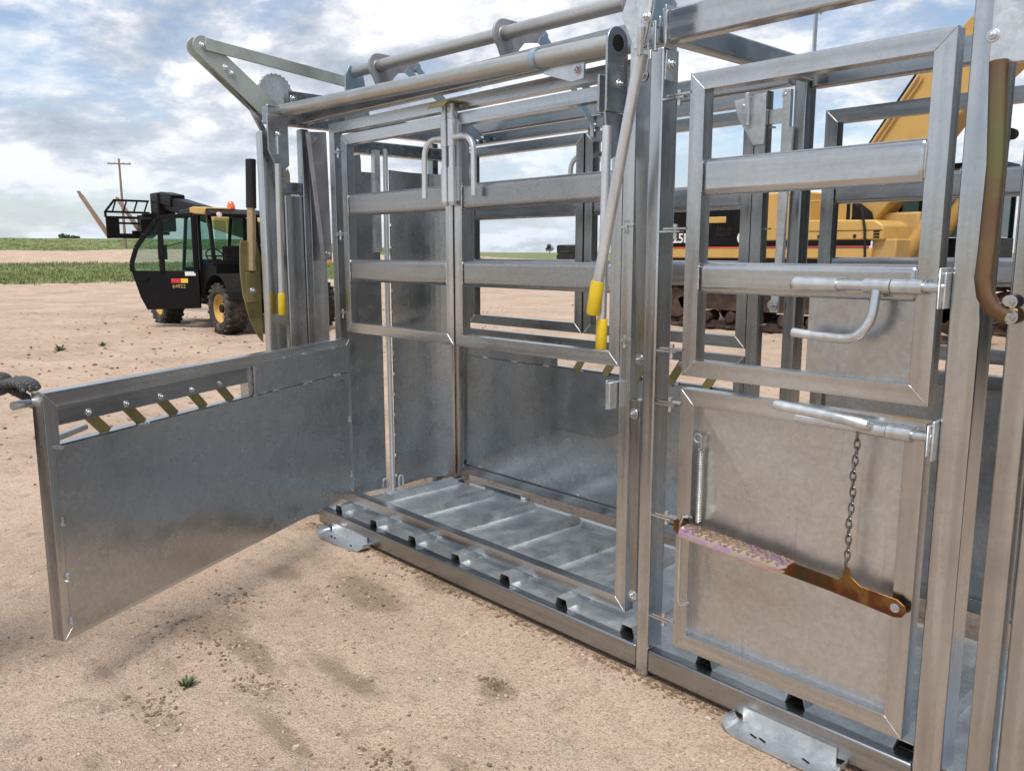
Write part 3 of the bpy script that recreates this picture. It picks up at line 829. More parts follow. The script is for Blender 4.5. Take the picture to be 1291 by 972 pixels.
ld = access_door(.172, 1.062, 0.0); ld['label'] = 'lower solid door of the right-hand bay'
s_ = MB(); xa, xb, za, zb, yf = .205, .885, .215, 1.018, .034
v = [(xa, yf, za), (xb, yf, za), (xb, yf, zb), (xa, yf, zb), (.50, yf - .013, .66), (.56, yf - .013, .66)]
s_.add(v, [(0, 1, 5, 4), (1, 2, 5), (2, 3, 4, 5), (3, 0, 4)]); s_.add([(p[0], yf + .004, p[2]) for p in v[:4]], [(0, 1, 2, 3)])
part(s_, 'sheet_panel', M['sheetw'], parent=ld, smooth=.1)
# spring at left
sp_ = MB(); zt, zb_ = .87, .625
pts = []
n = 46
for i in range(n * 8):
    a = i * math.pi / 4; z = zt - (zt - zb_) * i / (n * 8)
    pts.append((.238 + .0085 * math.cos(a), .012 + .0085 * math.sin(a), z))
sp_.tube(pts, .0026, 6)
sp_.tube([(.238, .012, .87), (.238, .012, .90)], .003, 8); sp_.ring((.226, .01, .905), (0, 1, 0), .014, .004)
part(sp_, 'tension_spring', M['pipe'], parent=ld)
# pedal step (iridescent zinc)
pd = MB()
def zc(x): return .601 - (x - .2) * .066
poly = [(.165, zc(.165) + .020), (.18, zc(.18) + .026), (.215, zc(.215) + .026), (.735, zc(.735) + .020), (.748, zc(.748) + .034), (.752, zc(.75) + .066), (.765, zc(.765) + .066), (.772, zc(.77) + .040), (.80, zc(.80) + .024), (.90, zc(.9) + .024), (.922, zc(.922) + .012), (.926, zc(.92) - .004), (.915, zc(.91) - .022), (.895, zc(.9) - .028), (.72, zc(.72) - .022), (.18, zc(.18) - .024), (.165, zc(.165) - .014)]
pd.prism(poly, (0, -.020, 0), (1, 0, 0), (0, 0, 1), .006)
pdo = part(pd, 'step_pedal', M['pedal'], parent=ld, bevel=.0015)
# tread plate: horizontal, rounded front edge, with raised lugs
td = MB(); mt = MB()
x0, x1 = .225, .600
def tz(x): return zc(x) + .026
rows = [(-.018, 0), (-.05, -.001), (-.066, -.004), (-.078, -.014), (-.083, -.026)]
for k in range(len(rows) - 1):
    (ya, da), (yb, db) = rows[k], rows[k + 1]
    v = [(x0, ya, tz(x0) + da), (x1, ya, tz(x1) + da), (x1 - (.02 if k > 1 else .0), yb, tz(x1) + db), (x0, yb, tz(x0) + db)]
    v += [(p[0], p[1], p[2] - .004) for p in v]
    td.add(v, [(0, 1, 2, 3), (7, 6, 5, 4), (0, 4, 5, 1), (1, 5, 6, 2), (2, 6, 7, 3), (3, 7, 4, 0)])
for r_ in range(4):
    for c_ in range(15):
        x = x0 + .014 + c_ * .0245 + (r_ % 2) * .012; y = -.027 - r_ * .0145
        if x > x1 - .015: continue
        z = tz(x) + (0.001 if y > -.055 else -.003 - max(0, -.066 - y) * .8)
        a = .75 if (r_ + c_) % 2 else -.75
        td.bar((x - .009 * math.cos(a), y - .009 * math.sin(a), z), (x + .009 * math.cos(a), y + .009 * math.sin(a), z + .001), .0055, .005)
part(td, 'tread_plate', M['tread'], parent=ld, smooth=60)
bb = MB().bolt((.897, -.026, zc(.897)), (0, -1, 0), .0085, .008)
part(bb, 'pivot_bolt', M['bolt'], parent=ld)
# retaining rod clip left
part(MB().tube([(.225, -.01, .645), (.222, -.028, .650), (.212, -.04, .648), (.208, -.044, .63), (.208, -.044, .36), (.212, -.036, .345), (.218, -.004, .345)], .0055, 10), 'rod_clip', M['bolt'], parent=ld)
# chain
chn = MB(); zt, zb_ = 1.018, .632; nl = 17; st = (zt - zb_) / nl
for i in range(nl):
    z = zt - st * (i + .5); x = .765 - .008 * (i / nl) + .002 * math.sin(i); y = -.03
    ax = (0, 1, 0) if i % 2 else (1, .15, 0)
    A = Vector(ax).normalized(); U = Vector((0, 0, 1)); W_ = A.cross(U).normalized()
    pts = []
    hl, hw = st * .68, .0075
    for k in range(17):
        t = 2 * math.pi * k / 16
        pts.append(Vector((x, y, z)) + U * (hl * math.sin(t) if abs(math.sin(t)) > .7 else hl * math.sin(t)) + W_ * (hw * math.cos(t)))
    chn.tube(pts, .0026, 7, caps=False)
part(chn, 'chain', M['chain'], parent=ld)
# lower door latch, handle laid flat
lt = MB().tube([(.58, -.02, 1.028), (.76, -.02, 1.028)], .014, 16); lt.tube([(.76, -.02, 1.03), (.84, -.02, 1.03)], .0185, 16)
lt.tube([(.842, -.02, 1.03), (.905, -.02, 1.03)], .0205, 16); lt.tube([(.905, -.02, 1.03), (.955, -.02, 1.03)], .012, 14)
lt.box(.85, .90, -.004, .003, 1.014, 1.046)
la = part(lt, 'door_latch', M['hpipe'], parent=ld)
hp = [(.80, -.03, 1.036), (.79, -.05, 1.044), (.76, -.062, 1.052), (.70, -.066, 1.058), (.62, -.066, 1.062), (.535, -.062, 1.066)]
part(MB().tube(hp, [.012, .015, .0155, .015, .0145, .0145], 14), 'latch_handle', M['hpipe'], parent=ld)
ck = MB().box(.948, .954, -.045, .03, .985, 1.065); ck.box(.9545, .9615, -.03, .045, .97, 1.075)
part(ck, 'latch_catch', M['galv'], bevel=.003)

# far bay doors
fd = access_door(1.105, 2.055, 1.03, True); fd['label'] = 'upper door of the far side bay'
for (za, zb) in ((1.69, 1.79), (1.38, 1.48)):
    part(MB().box(.124, .861, 1.033, 1.078, za, zb), 'door_bar', M['dx'], bevel=.016, seg=4, parent=fd)
fl = access_door(.172, 1.062, 1.03, True); fl['label'] = 'lower solid door of the far side bay'
part(MB().box(.12, .87, 1.05, 1.054, .215, 1.018), 'sheet_panel', M['sheet'], parent=fl)
# far frame bracket plates at post
mb = MB().prism([(-.30, 2.13), (-.15, 2.145), (-.15, 1.94), (-.20, 1.94), (-.28, 2.06)], (0, .955, 0), (1, 0, 0), (0, 0, 1), -.008)
mb.tube([(-.225, .94, 2.02), (-.225, .94, 2.15)], .012, 12, 1); mb.bolt((-.24, .95, 2.10), (0, -1, 0), .014, .012, 1)
part(mb, 'hanger_plate', [M['galv'], M['bolt']], bevel=.003)
mb = MB().box(-.148, -.06, .985, .993, 2.02, 2.08); mb.bolt((-.075, .99, 2.13), (0, -1, 0), .014, .01, 1); mb.box(-.085, -.052, .975, 1.0, 1.35, 2.15)
part(mb, 'hanger_plate', [M['galv'], M['bolt']], bevel=.003)
mb = MB().prism([(-.05, 2.0), (-.03, 2.0), (-.06, 1.25), (-.095, 1.25)], (0, .97, 0), (1, 0, 0), (0, 0, 1), -.012)
mb.bolt((-.08, .965, 1.28), (0, -1, 0), .015, .012, 1)
part(mb, 'squeeze_arm', [M['galv'], M['bolt']])

# ------------------------------------------------ right end: further posts, curved handle
part(MB().box(1.10, 1.155, -.02, .035, 0.02, 2.2), 'end_post', M['tz'], bevel=.007, seg=3)
part(MB().box(1.165, 1.235, .0, .06, 0.02, 2.3), 'end_post', M['tz'], bevel=.007, seg=3)
part(MB().box(1.165, 1.235, 1.03, 1.085, 0.02, 2.3), 'end_post', M['tz'], bevel=.007, seg=3)
mb = MB().box(1.02, 1.16, -.045, -.022, 1.925, 2.25); mb.bolt((1.024, -.045, 1.99), (0, -1, 0), .01, .008, 1)
part(mb, 'end_bracket', [M['galv'], M['bolt']], bevel=.004)
hp = [(1.045, -.055, 1.93), (1.06, -.06, 1.7), (1.058, -.062, 1.50), (1.055, -.062, 1.44), (1.062, -.06, 1.40), (1.078, -.055, 1.37), (1.10, -.045, 1.355), (1.115, -.03, 1.352)]
eh = part(MB().tube(hp, .0205, 18), 'curved_handle', M['irpipe'])
part(MB().bolt((1.11, -.044, 1.385), (0, -1, 0), .011, .01).bolt((1.115, -.048, 1.35), (0, -1, 0), .011, .01), 'handle_bolt', M['bolt'], parent=eh)

# ------------------------------------------------ top shafts and levers
mb = MB().tube([(-2.50, -.03, 2.232), (-.118, -.03, 2.172)], .0315, 24)
sh = part(mb, 'squeeze_shaft', M['pipe'], label='near torsion pipe running along the top of the chute')
cl_ = MB().tube([(-.50, -.03, 2.182), (-.47, -.03, 2.181)], .0365, 24)
cl_.prism([(-.46, 2.15), (-.30, 2.165), (-.27, 2.16), (-.275, 2.09), (-.33, 2.085), (-.47, 2.13)], (0, -.005, 0), (1, 0, 0), (0, 0, 1), .008, 1)
cl_.bolt((-.305, -.013, 2.12), (0, -1, 0), .012, .01, 1)
part(cl_, 'shaft_clamp', [M['zincblue'], M['bolt']], parent=sh)
# right end crank plate (in the y z plane) with the pipe's open end
def roundplate(cy, cz, r_, zb_, x, th, w2=None):
    w2 = w2 or r_
    poly = [(cy - w2, zb_), (cy + w2, zb_)] + [(cy + r_ * math.cos(a), cz + r_ * math.sin(a)) for a in [math.pi * t / 12 for t in range(13)]]
    return poly
cr = MB().prism(roundplate(-.03, 2.172, .052, 1.955, 0, .01), (-.117, 0, 0), (0, 1, 0), (0, 0, 1), .009)
cr.bolt((-.108, -.022, 2.045), (1, 0, 0), .010, .008, 1)
crank = part(cr, 'crank_plate', [M['sheet'], M['bolt']], bevel=.002)
part(MB().lathe((-.107, -.03, 2.172), (1, 0, 0), [(0, .0), (0, .026), (.0012, .0262), (.0014, 0)], 24), 'pipe_bore', M['blackdull'], parent=crank)
st_ = MB().prism([(-.075, 1.96), (.02, 1.955), (.012, 1.86), (-.01, 1.82), (-.05, 1.80), (-.06, 1.84)], (-.128, 0, 0), (0, 1, 0), (0, 0, 1), .008)
st_.box(-.17, -.16, -.06, -.0, 1.96, 2.08)
part(st_, 'crank_link', M['sheet'], bevel=.002)
# lever 2: hangs straight down
lv = part(MB().tube([(-.122, -.062, 1.91), (-.130, -.062, 1.27)], .0155, 18), 'lever', M['hpipe'], label='vertical lever pipe hanging from the shaft end')
part(MB().tube([(-.130, -.062, 1.275), (-.130, -.062, 1.27), (-.132, -.062, 1.175), (-.132, -.062, 1.168)], [.017, .0195, .0195, .016], 20), 'lever_grip', M['yellow'], parent=lv)
# lever 1: slanted, in front
lv = part(MB().tube([(.042, -.10, 2.105), (-.118, -.10, 1.40)], .0185, 18), 'lever', M['hpipe'], label='slanted lever pipe beside the main post')
part(MB().tube([(-.117, -.10, 1.405), (-.119, -.10, 1.398), (-.137, -.10, 1.298), (-.138, -.10, 1.290)], [.020, .0235, .0235, .020], 20), 'lever_grip', M['yellow'], parent=lv)
# lever socket plates and ratchet plates at the top of the main post
sk = MB().prism([(-.012, 2.03), (.0, 2.02), (.012, 2.05), (.052, 2.05), (.060, 2.10), (.052, 2.15), (.0, 2.17), (-.012, 2.14)], (0, -.075, 0), (1, 0, 0), (0, 0, 1), .008)
sk.prism([(-.026, 2.225), (.01, 2.30), (.10, 2.35), (.092, 2.24), (.066, 2.13), (.03, 2.115)], (0, -.115, 0), (1, 0, 0), (0, 0, 1), -.007)
sk.prism([(-.036, 2.225), (.0, 2.30), (.09, 2.35), (.082, 2.24), (.056, 2.13), (.02, 2.115)], (0, -.092, 0), (1, 0, 0), (0, 0, 1), -.007)
sk.bolt((.075, -.115, 2.20), (0, -1, 0), .011, .012, 1)
lev_plate = part(sk, 'ratchet_plate', [M['galv'], M['bolt']], bevel=.002)
pts = [(.062 + .0085 * math.cos(i * math.pi / 4), -.128 + .0085 * math.sin(i * math.pi / 4), 2.175 - i * .00042) for i in range(200)]
part(MB().tube(pts, .0028, 6).tube([(.062, -.128, 2.19), (.062, -.128, 2.17)], .003, 8), 'ratchet_spring', M['bolt'], parent=lev_plate)
fl_ = MB().lathe((-.02, .04, 2.30), (1, 0, 0), [(0, 0), (0, .085), (.009, .085), (.009, 0)], 30)
fl_.prism([(-.01, 2.25), (.05, 2.24), (.065, 2.15), (.045, 2.11), (.0, 2.16)], (.05, .0, 0), (0, 1, 0), (0, 0, 1), .008)
part(fl_, 'shaft_flange', M['zincblue'], bevel=.002)
pw = MB().prism([(.006, 2.04), (.07, 2.04), (.075, 2.10), (.06, 2.13), (.01, 2.13)], (.0535, 0, 0), (0, 1, 0), (0, 0, 1), .005); pw.bolt((.059, .035, 2.09), (1, 0, 0), .012, .01, 1)
pw.tube([(.02, -.004, 2.13), (.02, -.004, 2.22)], .007, 10, 1)
part(pw, 'post_bracket', [M['galv'], M['bolt']], bevel=.002)

# upper shaft with cam plates and blue straps
sh2 = part(MB().tube([(-2.19, .3, 2.440), (-.03, .3, 2.405)], .029, 24), 'upper_shaft', M['pipe'], label='higher torsion pipe above the chute carrying curved plates')
eb = MB().prism([(.24, 2.17), (.40, 2.17), (.36, 2.42), (.33, 2.47), (.27, 2.47), (.245, 2.42)], (-2.215, 0, 0), (0, 1, 0), (0, 0, 1), .012)
eb.bolt((-2.216, .3, 2.44), (-1, 0, 0), .014, .012, 1)
part(eb, 'shaft_support', [M['zincblue'], M['bolt']], bevel=.003)
for xc in (-1.98, -1.03, -.33):
    zc_ = 2.436 - (xc + 2.19) * .0162
    cam_ = MB()
    outer = [(.3 + .064 * math.cos(a), zc_ + .064 * math.sin(a)) for a in [math.pi * (.5 + t / 10) for t in range(9)]]
    poly = outer + [(.30, zc_ - .13), (.335, zc_ - .14), (.37, zc_ - .10), (.385, zc_ - .05), (.42, zc_ - .015), (.48, zc_ - .005), (.55, zc_ + .005), (.565, zc_ + .04), (.54, zc_ + .06)]
    cam_.prism(poly, (xc, 0, 0), (0, 1, 0), (0, 0, 1), .012)
    cam_.ring((xc + .011, .3, zc_), (1, 0, 0), .031, .004, 24, 8)
    part(cam_, 'cam_plate', M['camp'], bevel=.002, parent=sh2)
for (p, q) in (((-1.965, .53, 2.46), (-1.965, .95, 2.12)), ((-1.015, .53, 2.45), (-1.06, .925, 2.11)), ((-1.965, .30, 2.32), (-1.965, .14, 2.19)), ((-1.01, .30, 2.31), (-1.01, .14, 2.19)), ((-1.90, .42, 2.42), (-1.90, .93, 2.13)), ((-.93, .42, 2.40), (-.93, .93, 2.13))):
    b_ = MB().bar(p, q, .006, .032); b_.bolt(q, (0, -1, 0), .009, .01, 1)
    part(b_, 'link_strap', [M['zincblue'], M['bolt']])
part(MB().tube([(-1.10, .955, 2.06), (-1.10, .955, 2.165)], .011, 12).box(-1.13, -1.03, .935, .963, 2.155, 2.16), 'strap_pivot', M['bolt'])
# dark curved bracket seen over the bay
ds = MB().bar((.14, .70, 2.42), (.16, .75, 2.36), .012, .03); ds.bar((.16, .75, 2.36), (.16, .75, 2.2), .02, .006, up=(1, 0, 0), mi=1); ds.bolt((.175, .75, 2.36), (1, 0, 0), .01, .01, 1)
part(ds, 'strap_hanger', [M['blackgrip'], M['galv']])

# ------------------------------------------------ head gate (left end)
XH = -2.40
for (y0, y1, z0, z1, m_) in ((-.150, -.045, .0, 2.12, 'tz'), (-.03, .078, .05, 1.80, 'tz'), (1.01, 1.12, .05, 1.80, 'tz'), (1.13, 1.235, .0, 2.12, 'tz')):
    part(MB().box(XH - .06, XH, y0, y1, z0, z1), 'head_gate_post', M[m_], bevel=.008, seg=3)
for (y0, y1) in ((.08, .125), (.96, 1.005)):
    part(MB().box(XH - .05, XH + .004, y0, y1, .03, 2.15), 'head_gate_post', M['dz'], bevel=.006, seg=3)
part(MB().box(-2.455, -2.41, .127, .222, .05, 2.08), 'head_gate_post', M['tz'], bevel=.006, seg=3)
part(MB().box(XH - .055, XH - .002, -.044, .079, 1.805, 1.868), 'head_gate_crossbar', M['dx'], bevel=.005)
part(MB().box(-2.30, -2.235, .20, 1.14, 2.03, 2.10), 'head_gate_header', M['dx'], bevel=.006)
part(MB().box(-2.42, -2.36, -.13, 1.22, 2.155, 2.25), 'head_gate_header', M['dx'], bevel=.006)
part(MB().box(-2.26, -2.20, .06, 1.03, .02, .095), 'head_gate_sill', M['dx'], bevel=.006)
mb = MB(); mb.prism([(.155, .14), (.445, .14), (.44, 1.70), (.445, 1.93), (.33, 1.93), (.33, 1.99), (.325, 2.02), (.155, 2.0)], (-2.215, 0, 0), (0, 1, 0), (0, 0, 1), .006)
hd1 = part(mb, 'head_gate_door', M['sheet'], bevel=.001)
part(MB().box(-2.225, -2.19, .405, .44, 1.5, 2.05), 'door_stile', M['galv'], parent=hd1)
# second door is a gently rolled sheet
mb = MB(); n = 14; pv = []
for i in range(n + 1):
    t = i / n; y = .505 + .43 * t; x = -2.20 - .05 * math.sin(t * math.pi) * 1.0 + .0
    pv.append((x, y))
for i in range(n):
    (xa, ya), (xb, yb) = pv[i], pv[i + 1]
    mb.add([(xa, ya, .13), (xb, yb, .13), (xb, yb, 1.95), (xa, ya, 1.95), (xa - .006, ya, .13), (xb - .006, yb, .13), (xb - .006, yb, 1.95), (xa - .006, ya, 1.95)],
           [(0, 1, 2, 3), (7, 6, 5, 4), (3, 2, 6, 7), (4, 5, 1, 0)])
hd2 = part(mb, 'head_gate_door', M['sheet'])
nb = MB().tube([(-2.205, .485, .12), (-2.205, .478, 1.2), (-2.205, .485, 2.06)], .014, 14)
part(nb, 'neck_bar', M['hpipe'], parent=hd2)
welds(hd2, [((-2.196, .503, .2 + i * .12), (-2.196, .503, .215 + i * .12)) for i in range(14)], .005)
for y in (.42, .53):
    part(MB().tube([(-2.185, y - .014, .10)] + [(-2.185, y - .014 * math.cos(t * math.pi / 6), .19 + .014 * math.sin(t * math.pi / 6)) for t in range(7)] + [(-2.185, y + .014, .10)], .006, 10), 'door_guide', M['galv'])
# yellowish sector plate behind the near post
mb = MB(); pl_ = [(0, 1.4), (0.02, 1.75), (.05, 1.86), (.09, 1.93), (.11, 1.96), (.12, 1.93), (.12, 1.4)]
mb.prism(pl_, (-2.62, 0, 0), (0, 1, 0), (0, 0, 1), .01); part(mb, 'sector_plate', M['tanz'])
# lift linkage above the head gate
for dx_, o_ in ((0, 0), (-.055, -.01)):
    mb = MB(); p = Vector((-2.55 + dx_, -.37 + o_, 2.525)); q = Vector((-2.55 + dx_, -.0 + o_, 2.24)); d = (q - p).normalized(); nrm = Vector((0, -d.z, d.y))
    poly = []
    for k in range(9):
        a = math.pi * (k / 8); poly.append(p + nrm * .05 * math.cos(a) - d * .05 * math.sin(a))
    poly += [q - nrm * .055, q + nrm * .055]
    mb.prism([(v.y, v.z) for v in poly], (p.x, 0, 0), (0, 1, 0), (0, 0, 1), .008)
    if o_ == 0:
        for t in (.0, .32, .40): 
            c_ = p + (q - p) * t; mb.bolt((c_.x + .008, c_.y, c_.z), (1, 0, 0), .013, .01, 1)
    part(mb, 'lift_arm', [M['armp'], M['bolt']], bevel=.002)
mb = MB().bar((-2.535, -.36, 2.535), (-2.535, .52, 2.452), .012, .06); part(mb, 'lift_link', M['armp'], bevel=.002)
mb = MB().bar((-2.60, -.30, 2.44), (-2.60, -.10, 2.27), .03, .03).bar((-2.60, -.10, 2.27), (-2.58, -.03, 2.12), .03, .03); part(mb, 'lift_arm_stay', M['dx'], bevel=.004)
mb = MB().tube([(-2.57, .0, 2.2), (-2.57, -.05, 2.1), (-2.57, -.065, 2.0), (-2.57, -.03, 1.86)], .01, 8); part(mb, 'lift_rod', M['galv'])
# toothed sector
mb = MB(); n = 26; poly = []
for i in range(n):
    a = math.pi * (.95 - 1.05 * i / (n - 1)); r_ = .10 if i % 2 else .092
    poly.append((.05 + r_ * math.cos(a), 2.36 + r_ * math.sin(a)))
poly += [(.13, 2.27), (.0, 2.25)]
mb.prism(poly, (-2.62, 0, 0), (0, 1, 0), (0, 0, 1), .022); part(mb, 'toothed_sector', M['galv'])
mb = MB().box(-2.46, -2.41, .02, .30, 2.26, 2.34); mb.bolt((-2.41, .05, 2.30), (1, 0, 0), .014, .012, 1); mb.bolt((-2.41, .2, 2.25), (1, 0, 0), .014, .012, 1)
part(mb, 'pivot_bracket', [M['dx'], M['bolt']], bevel=.004)
# left lever with its bracket
mb = MB().prism([(-.135, 2.20), (-.02, 2.20), (-.02, 1.95), (-.04, 1.93), (-.04, 1.83), (-.06, 1.83), (-.10, 1.95), (-.135, 2.02)], (-2.36, 0, 0), (0, 1, 0), (0, 0, 1), .010)
mb.bolt((-2.35, -.075, 2.10), (1, 0, 0), .012, .01, 1)
part(mb, 'crank_plate', [M['sheet'], M['bolt']], bevel=.002)
part(MB().tube([(-2.345, -.085, 2.09), (-2.345, -.085, 2.0)], .008, 10), 'lever_rod', M['bolt'])
lv = part(MB().tube([(-2.325, -.10, 1.95), (-2.345, -.10, 1.28)], .0155, 18), 'lever', M['hpipe'], label='vertical lever pipe at the head gate end')
part(MB().tube([(-2.345, -.10, 1.285), (-2.345, -.10, 1.278), (-2.348, -.10, 1.175), (-2.348, -.10, 1.168)], [.017, .0195, .0195, .016], 20), 'lever_grip', M['yellow'], parent=lv)
# tan lever with black rubber grip on olive plate
mb = MB().prism([(-.205, 1.52), (-.20, 1.56), (-.11, 1.56), (-.095, 1.50), (-.095, 1.0), (-.125, 1.04), (-.17, 1.14), (-.20, 1.27), (-.21, 1.40)], (-2.60, 0, 0), (0, 1, 0), (0, 0, 1), .010)
mb.prism([(-.185, 1.23), (-.185, 1.39), (-.115, 1.39), (-.115, 1.23)], (-2.589, 0, 0), (0, 1, 0), (0, 0, 1), .012)
mb.bolt((-2.577, -.15, 1.29), (1, 0, 0), .012, .01, 1)
tp = part(mb, 'lever_plate', [M['olive'], M['bolt']], bevel=.002)
part(MB().box(-2.60, -2.47, -.094, -.06, 1.1, 1.16).box(-2.60, -2.47, -.094, -.06, 1.42, 1.48), 'plate_mount', M['dx'])
part(MB().tube([(-2.585, -.145, 1.40), (-2.585, -.132, 1.74)], .0225, 18), 'tan_lever', M['tanz'], label='tan lever pipe with a long black rubber grip')
part(MB().tube([(-2.585, -.132, 1.735), (-2.585, -.122, 1.99), (-2.585, -.122, 1.993)], [.0275, .0275, .024], 20), 'rubber_grip', M['blackgrip'])
#__BACKGROUND__
# ================================================================== BACKGROUND THINGS
def bpart(root, mb, name, mats, parent=None, **k):
    off = tuple(root.location)
    return mb.build(name, mats, parent or root, off=off, **k)

def wheel(root, c, r, wd, side, rimmat, name='wheel'):
    """side -1: outer face towards -y"""
    c = Vector(c); ax = Vector((0, side, 0))
    h = wd / 2
    tp = [(-h * .8, r * .56), (-h, r * .66), (-h, r * .86), (-h * .85, r * .93), (h * .85, r * .93), (h, r * .86), (h, r * .66), (h * .8, r * .56), (-h * .8, r * .56)]
    t = MB().lathe(c, ax, tp, 40)
    n = 20
    for i in range(n):
        for s_ in (-1, 1):
            a = 2 * math.pi * (i + (.5 if s_ > 0 else 0)) / n
            d = Vector((math.cos(a), 0, math.sin(a))); a2 = a + .20; d2 = Vector((math.cos(a2), 0, math.sin(a2)))
            p = c + d * r * .955 + ax * (s_ * h * .95); q = c + d2 * r * .955 + ax * (s_ * h * .08)
            t.bar(p, q, .055, r * .085, up=d)
    w_ = bpart(root, t, name, M['tire'], smooth=40)
    rp = [(-h * .5, 0), (-h * .3, r * .50), (h * .55, r * .57), (h * .80, r * .585), (h * .80, r * .53), (h * .45, r * .50), (h * .15, r * .36), (h * .15, r * .2), (h * .5, r * .19), (h * .5, 0)]
    rm = MB().lathe(c, ax, rp, 32)
    bpart(root, rm, 'rim', rimmat, parent=w_)
    hb = MB().lathe(c, ax, [(h * .5, 0), (h * .5, r * .17), (h * .7, r * .15), (h * .7, 0)], 20)
    for i in range(6):
        a = i * math.pi / 3; hb.tube([c + Vector((math.cos(a), 0, math.sin(a))) * r * .28 + ax * h * .15, c + Vector((math.cos(a), 0, math.sin(a))) * r * .28 + ax * h * .28], .018, 6)
    bpart(root, hb, 'hub', M['blackdull'], parent=w_)
    return w_

def text_mesh(txt, size, mat, name, parent, org, X, Z, root, depth=.002, bold=0):
    cu = bpy.data.curves.new(name, 'FONT'); cu.body = txt; cu.size = size; cu.extrude = depth; cu.offset = bold
    to = bpy.data.objects.new(name + '_tmp', cu); col.objects.link(to)
    dg = bpy.context.evaluated_depsgraph_get()
    me = bpy.data.meshes.new_from_object(to.evaluated_get(dg)); bpy.data.objects.remove(to)
    X = Vector(X).normalized(); Z = Vector(Z).normalized(); Nn = X.cross(Z)
    mt_ = Matrix((X, Z, Nn)).transposed().to_4x4(); mt_.translation = Vector(org) - root.location
    me.transform(mt_); me.materials.clear(); me.materials.append(mat); me.name = name
    o = bpy.data.objects.new(name, me); col.objects.link(o); o.parent = parent
    return o

# ------------------------------------------------------------------ telehandler
T = empty('telehandler', (-15.2, 5.4, 0))
tag(T, 'black and yellow telescopic handler with its cab door open and forks raised', 'telehandler')
GT = gh(-15, 5)
for (x, y, sd_) in ((-13.28, 4.47, -1), (-16.15, 4.42, -1), (-13.28, 6.35, 1), (-16.15, 6.40, 1)):
    wheel(T, (x, y, .47 + GT + .01), .475, .40, sd_, M['catyel'])
mb = MB().box(-17.0, -12.5, 4.95, 5.95, .42, .80); mb.box(-16.3, -16.0, 4.6, 6.2, .42, .55); mb.box(-13.4, -13.15, 4.6, 6.2, .42, .55)
bpart(T, mb, 'chassis', M['blackdull'], bevel=.02)
# lower cab body and rear hood
mb = MB().prism([(-15.45, .52), (-13.93, .52), (-13.93, 1.30), (-14.55, 1.30), (-14.6, .62), (-15.35, .62), (-15.45, 1.2), (-15.5, 1.2)], (0, 4.56, 0), (1, 0, 0), (0, 0, 1), -.9)
bpart(T, mb, 'cab_body', M['black'], bevel=.015)
mb = MB().prism([(-12.45, .6), (-13.92, .6), (-13.92, 1.30), (-13.6, 1.30), (-12.6, 1.18), (-12.4, .95)], (0, 4.98, 0), (1, 0, 0), (0, 0, 1), 1.15)
bpart(T, MB().prism([(-13.92, .6), (-12.45, .6), (-12.4, .95), (-12.6, 1.22), (-13.92, 1.30)], (0, 6.0, 0), (1, 0, 0), (0, 0, 1), 1.0), 'engine_cover', M['black'], bevel=.03)
bpart(T, MB().box(-12.9, -12.38, 5.05, 6.2, 1.25, 1.62), 'rear_counterweight', M['catyel'], bevel=.05)
bpart(T, MB().box(-16.95, -14.0, 5.62, 6.25, .55, 1.35), 'engine_box', M['catyel'], bevel=.04)
# rear fender arcs
for cx in (-13.28,):
    mb = MB(); n = 12
    for i in range(n):
        a0, a1 = R(12 + 150 * i / n), R(12 + 150 * (i + 1) / n)
        p = [(cx + .57 * math.cos(a), .52 + .57 * math.sin(a)) for a in (a0, a1)]
        mb.add([(p[0][0], 4.25, p[0][1]), (p[1][0], 4.25, p[1][1]), (p[1][0], 4.98, p[1][1]), (p[0][0], 4.98, p[0][1])] +
               [(p[0][0], 4.25, p[0][1] + .02), (p[1][0], 4.25, p[1][1] + .02), (p[1][0], 4.98, p[1][1] + .02), (p[0][0], 4.98, p[0][1] + .02)],
               [(0, 1, 2, 3), (7, 6, 5, 4), (0, 4, 5, 1), (2, 6, 7, 3)])
    bpart(T, mb, 'fender', M['blackdull'], smooth=60)
# cab frame
cb = MB()
yl, yr = 4.56, 5.50; tz_ = 2.22
for y in (yl, yr):
    cb.bar((-13.97, y, 1.25), (-14.12, y, tz_), .07, .07, up=(0, 1, 0))
    cb.bar((-14.60, y, .6), (-14.62, y, tz_), .06, .06, up=(0, 1, 0))
    cb.bar((-15.50, y, 1.1), (-15.22, y, tz_), .06, .06, up=(0, 1, 0))
    cb.bar((-14.08, y, tz_), (-15.25, y, tz_), .07, .07, up=(0, 0, 1))
cb.bar((-13.97, yl, 1.30), (-13.97, yr, 1.30), .06, .08); cb.bar((-15.5, yl, 1.15), (-15.5, yr, 1.15), .06, .08)
bpart(T, cb, 'cab_frame', M['black'], bevel=.01)
rf = MB().prism([(-15.35, 2.24), (-14.05, 2.22), (-13.80, 2.16), (-13.80, 2.22), (-14.0, 2.31), (-14.6, 2.35), (-15.3, 2.33)], (0, 5.58, 0), (1, 0, 0), (0, 0, 1), 1.12)
roof = bpart(T, rf, 'cab_roof', M['black'], bevel=.015)
bpart(T, MB().prism([(-14.75, 2.245), (-14.06, 2.20), (-13.98, 2.335), (-14.6, 2.375), (-14.78, 2.36)], (0, 4.95, 0), (1, 0, 0), (0, 0, 1), .50), 'roof_cap', M['catyel'], parent=roof, bevel=.02)
be = MB().lathe((-14.15, 5.03, 2.30), (0, 0, 1), [(0, 0), (0, .085), (.03, .085), (.03, .0)], 20)
bpart(T, be, 'beacon_base', M['blackdull'], parent=roof)
bpart(T, MB().lathe((-14.15, 5.03, 2.331), (0, 0, 1), [(0, 0), (0, .075), (.05, .075), (.13, .055), (.145, .03), (.147, 0)], 20), 'beacon', M['beacon'], parent=roof, smooth=50)
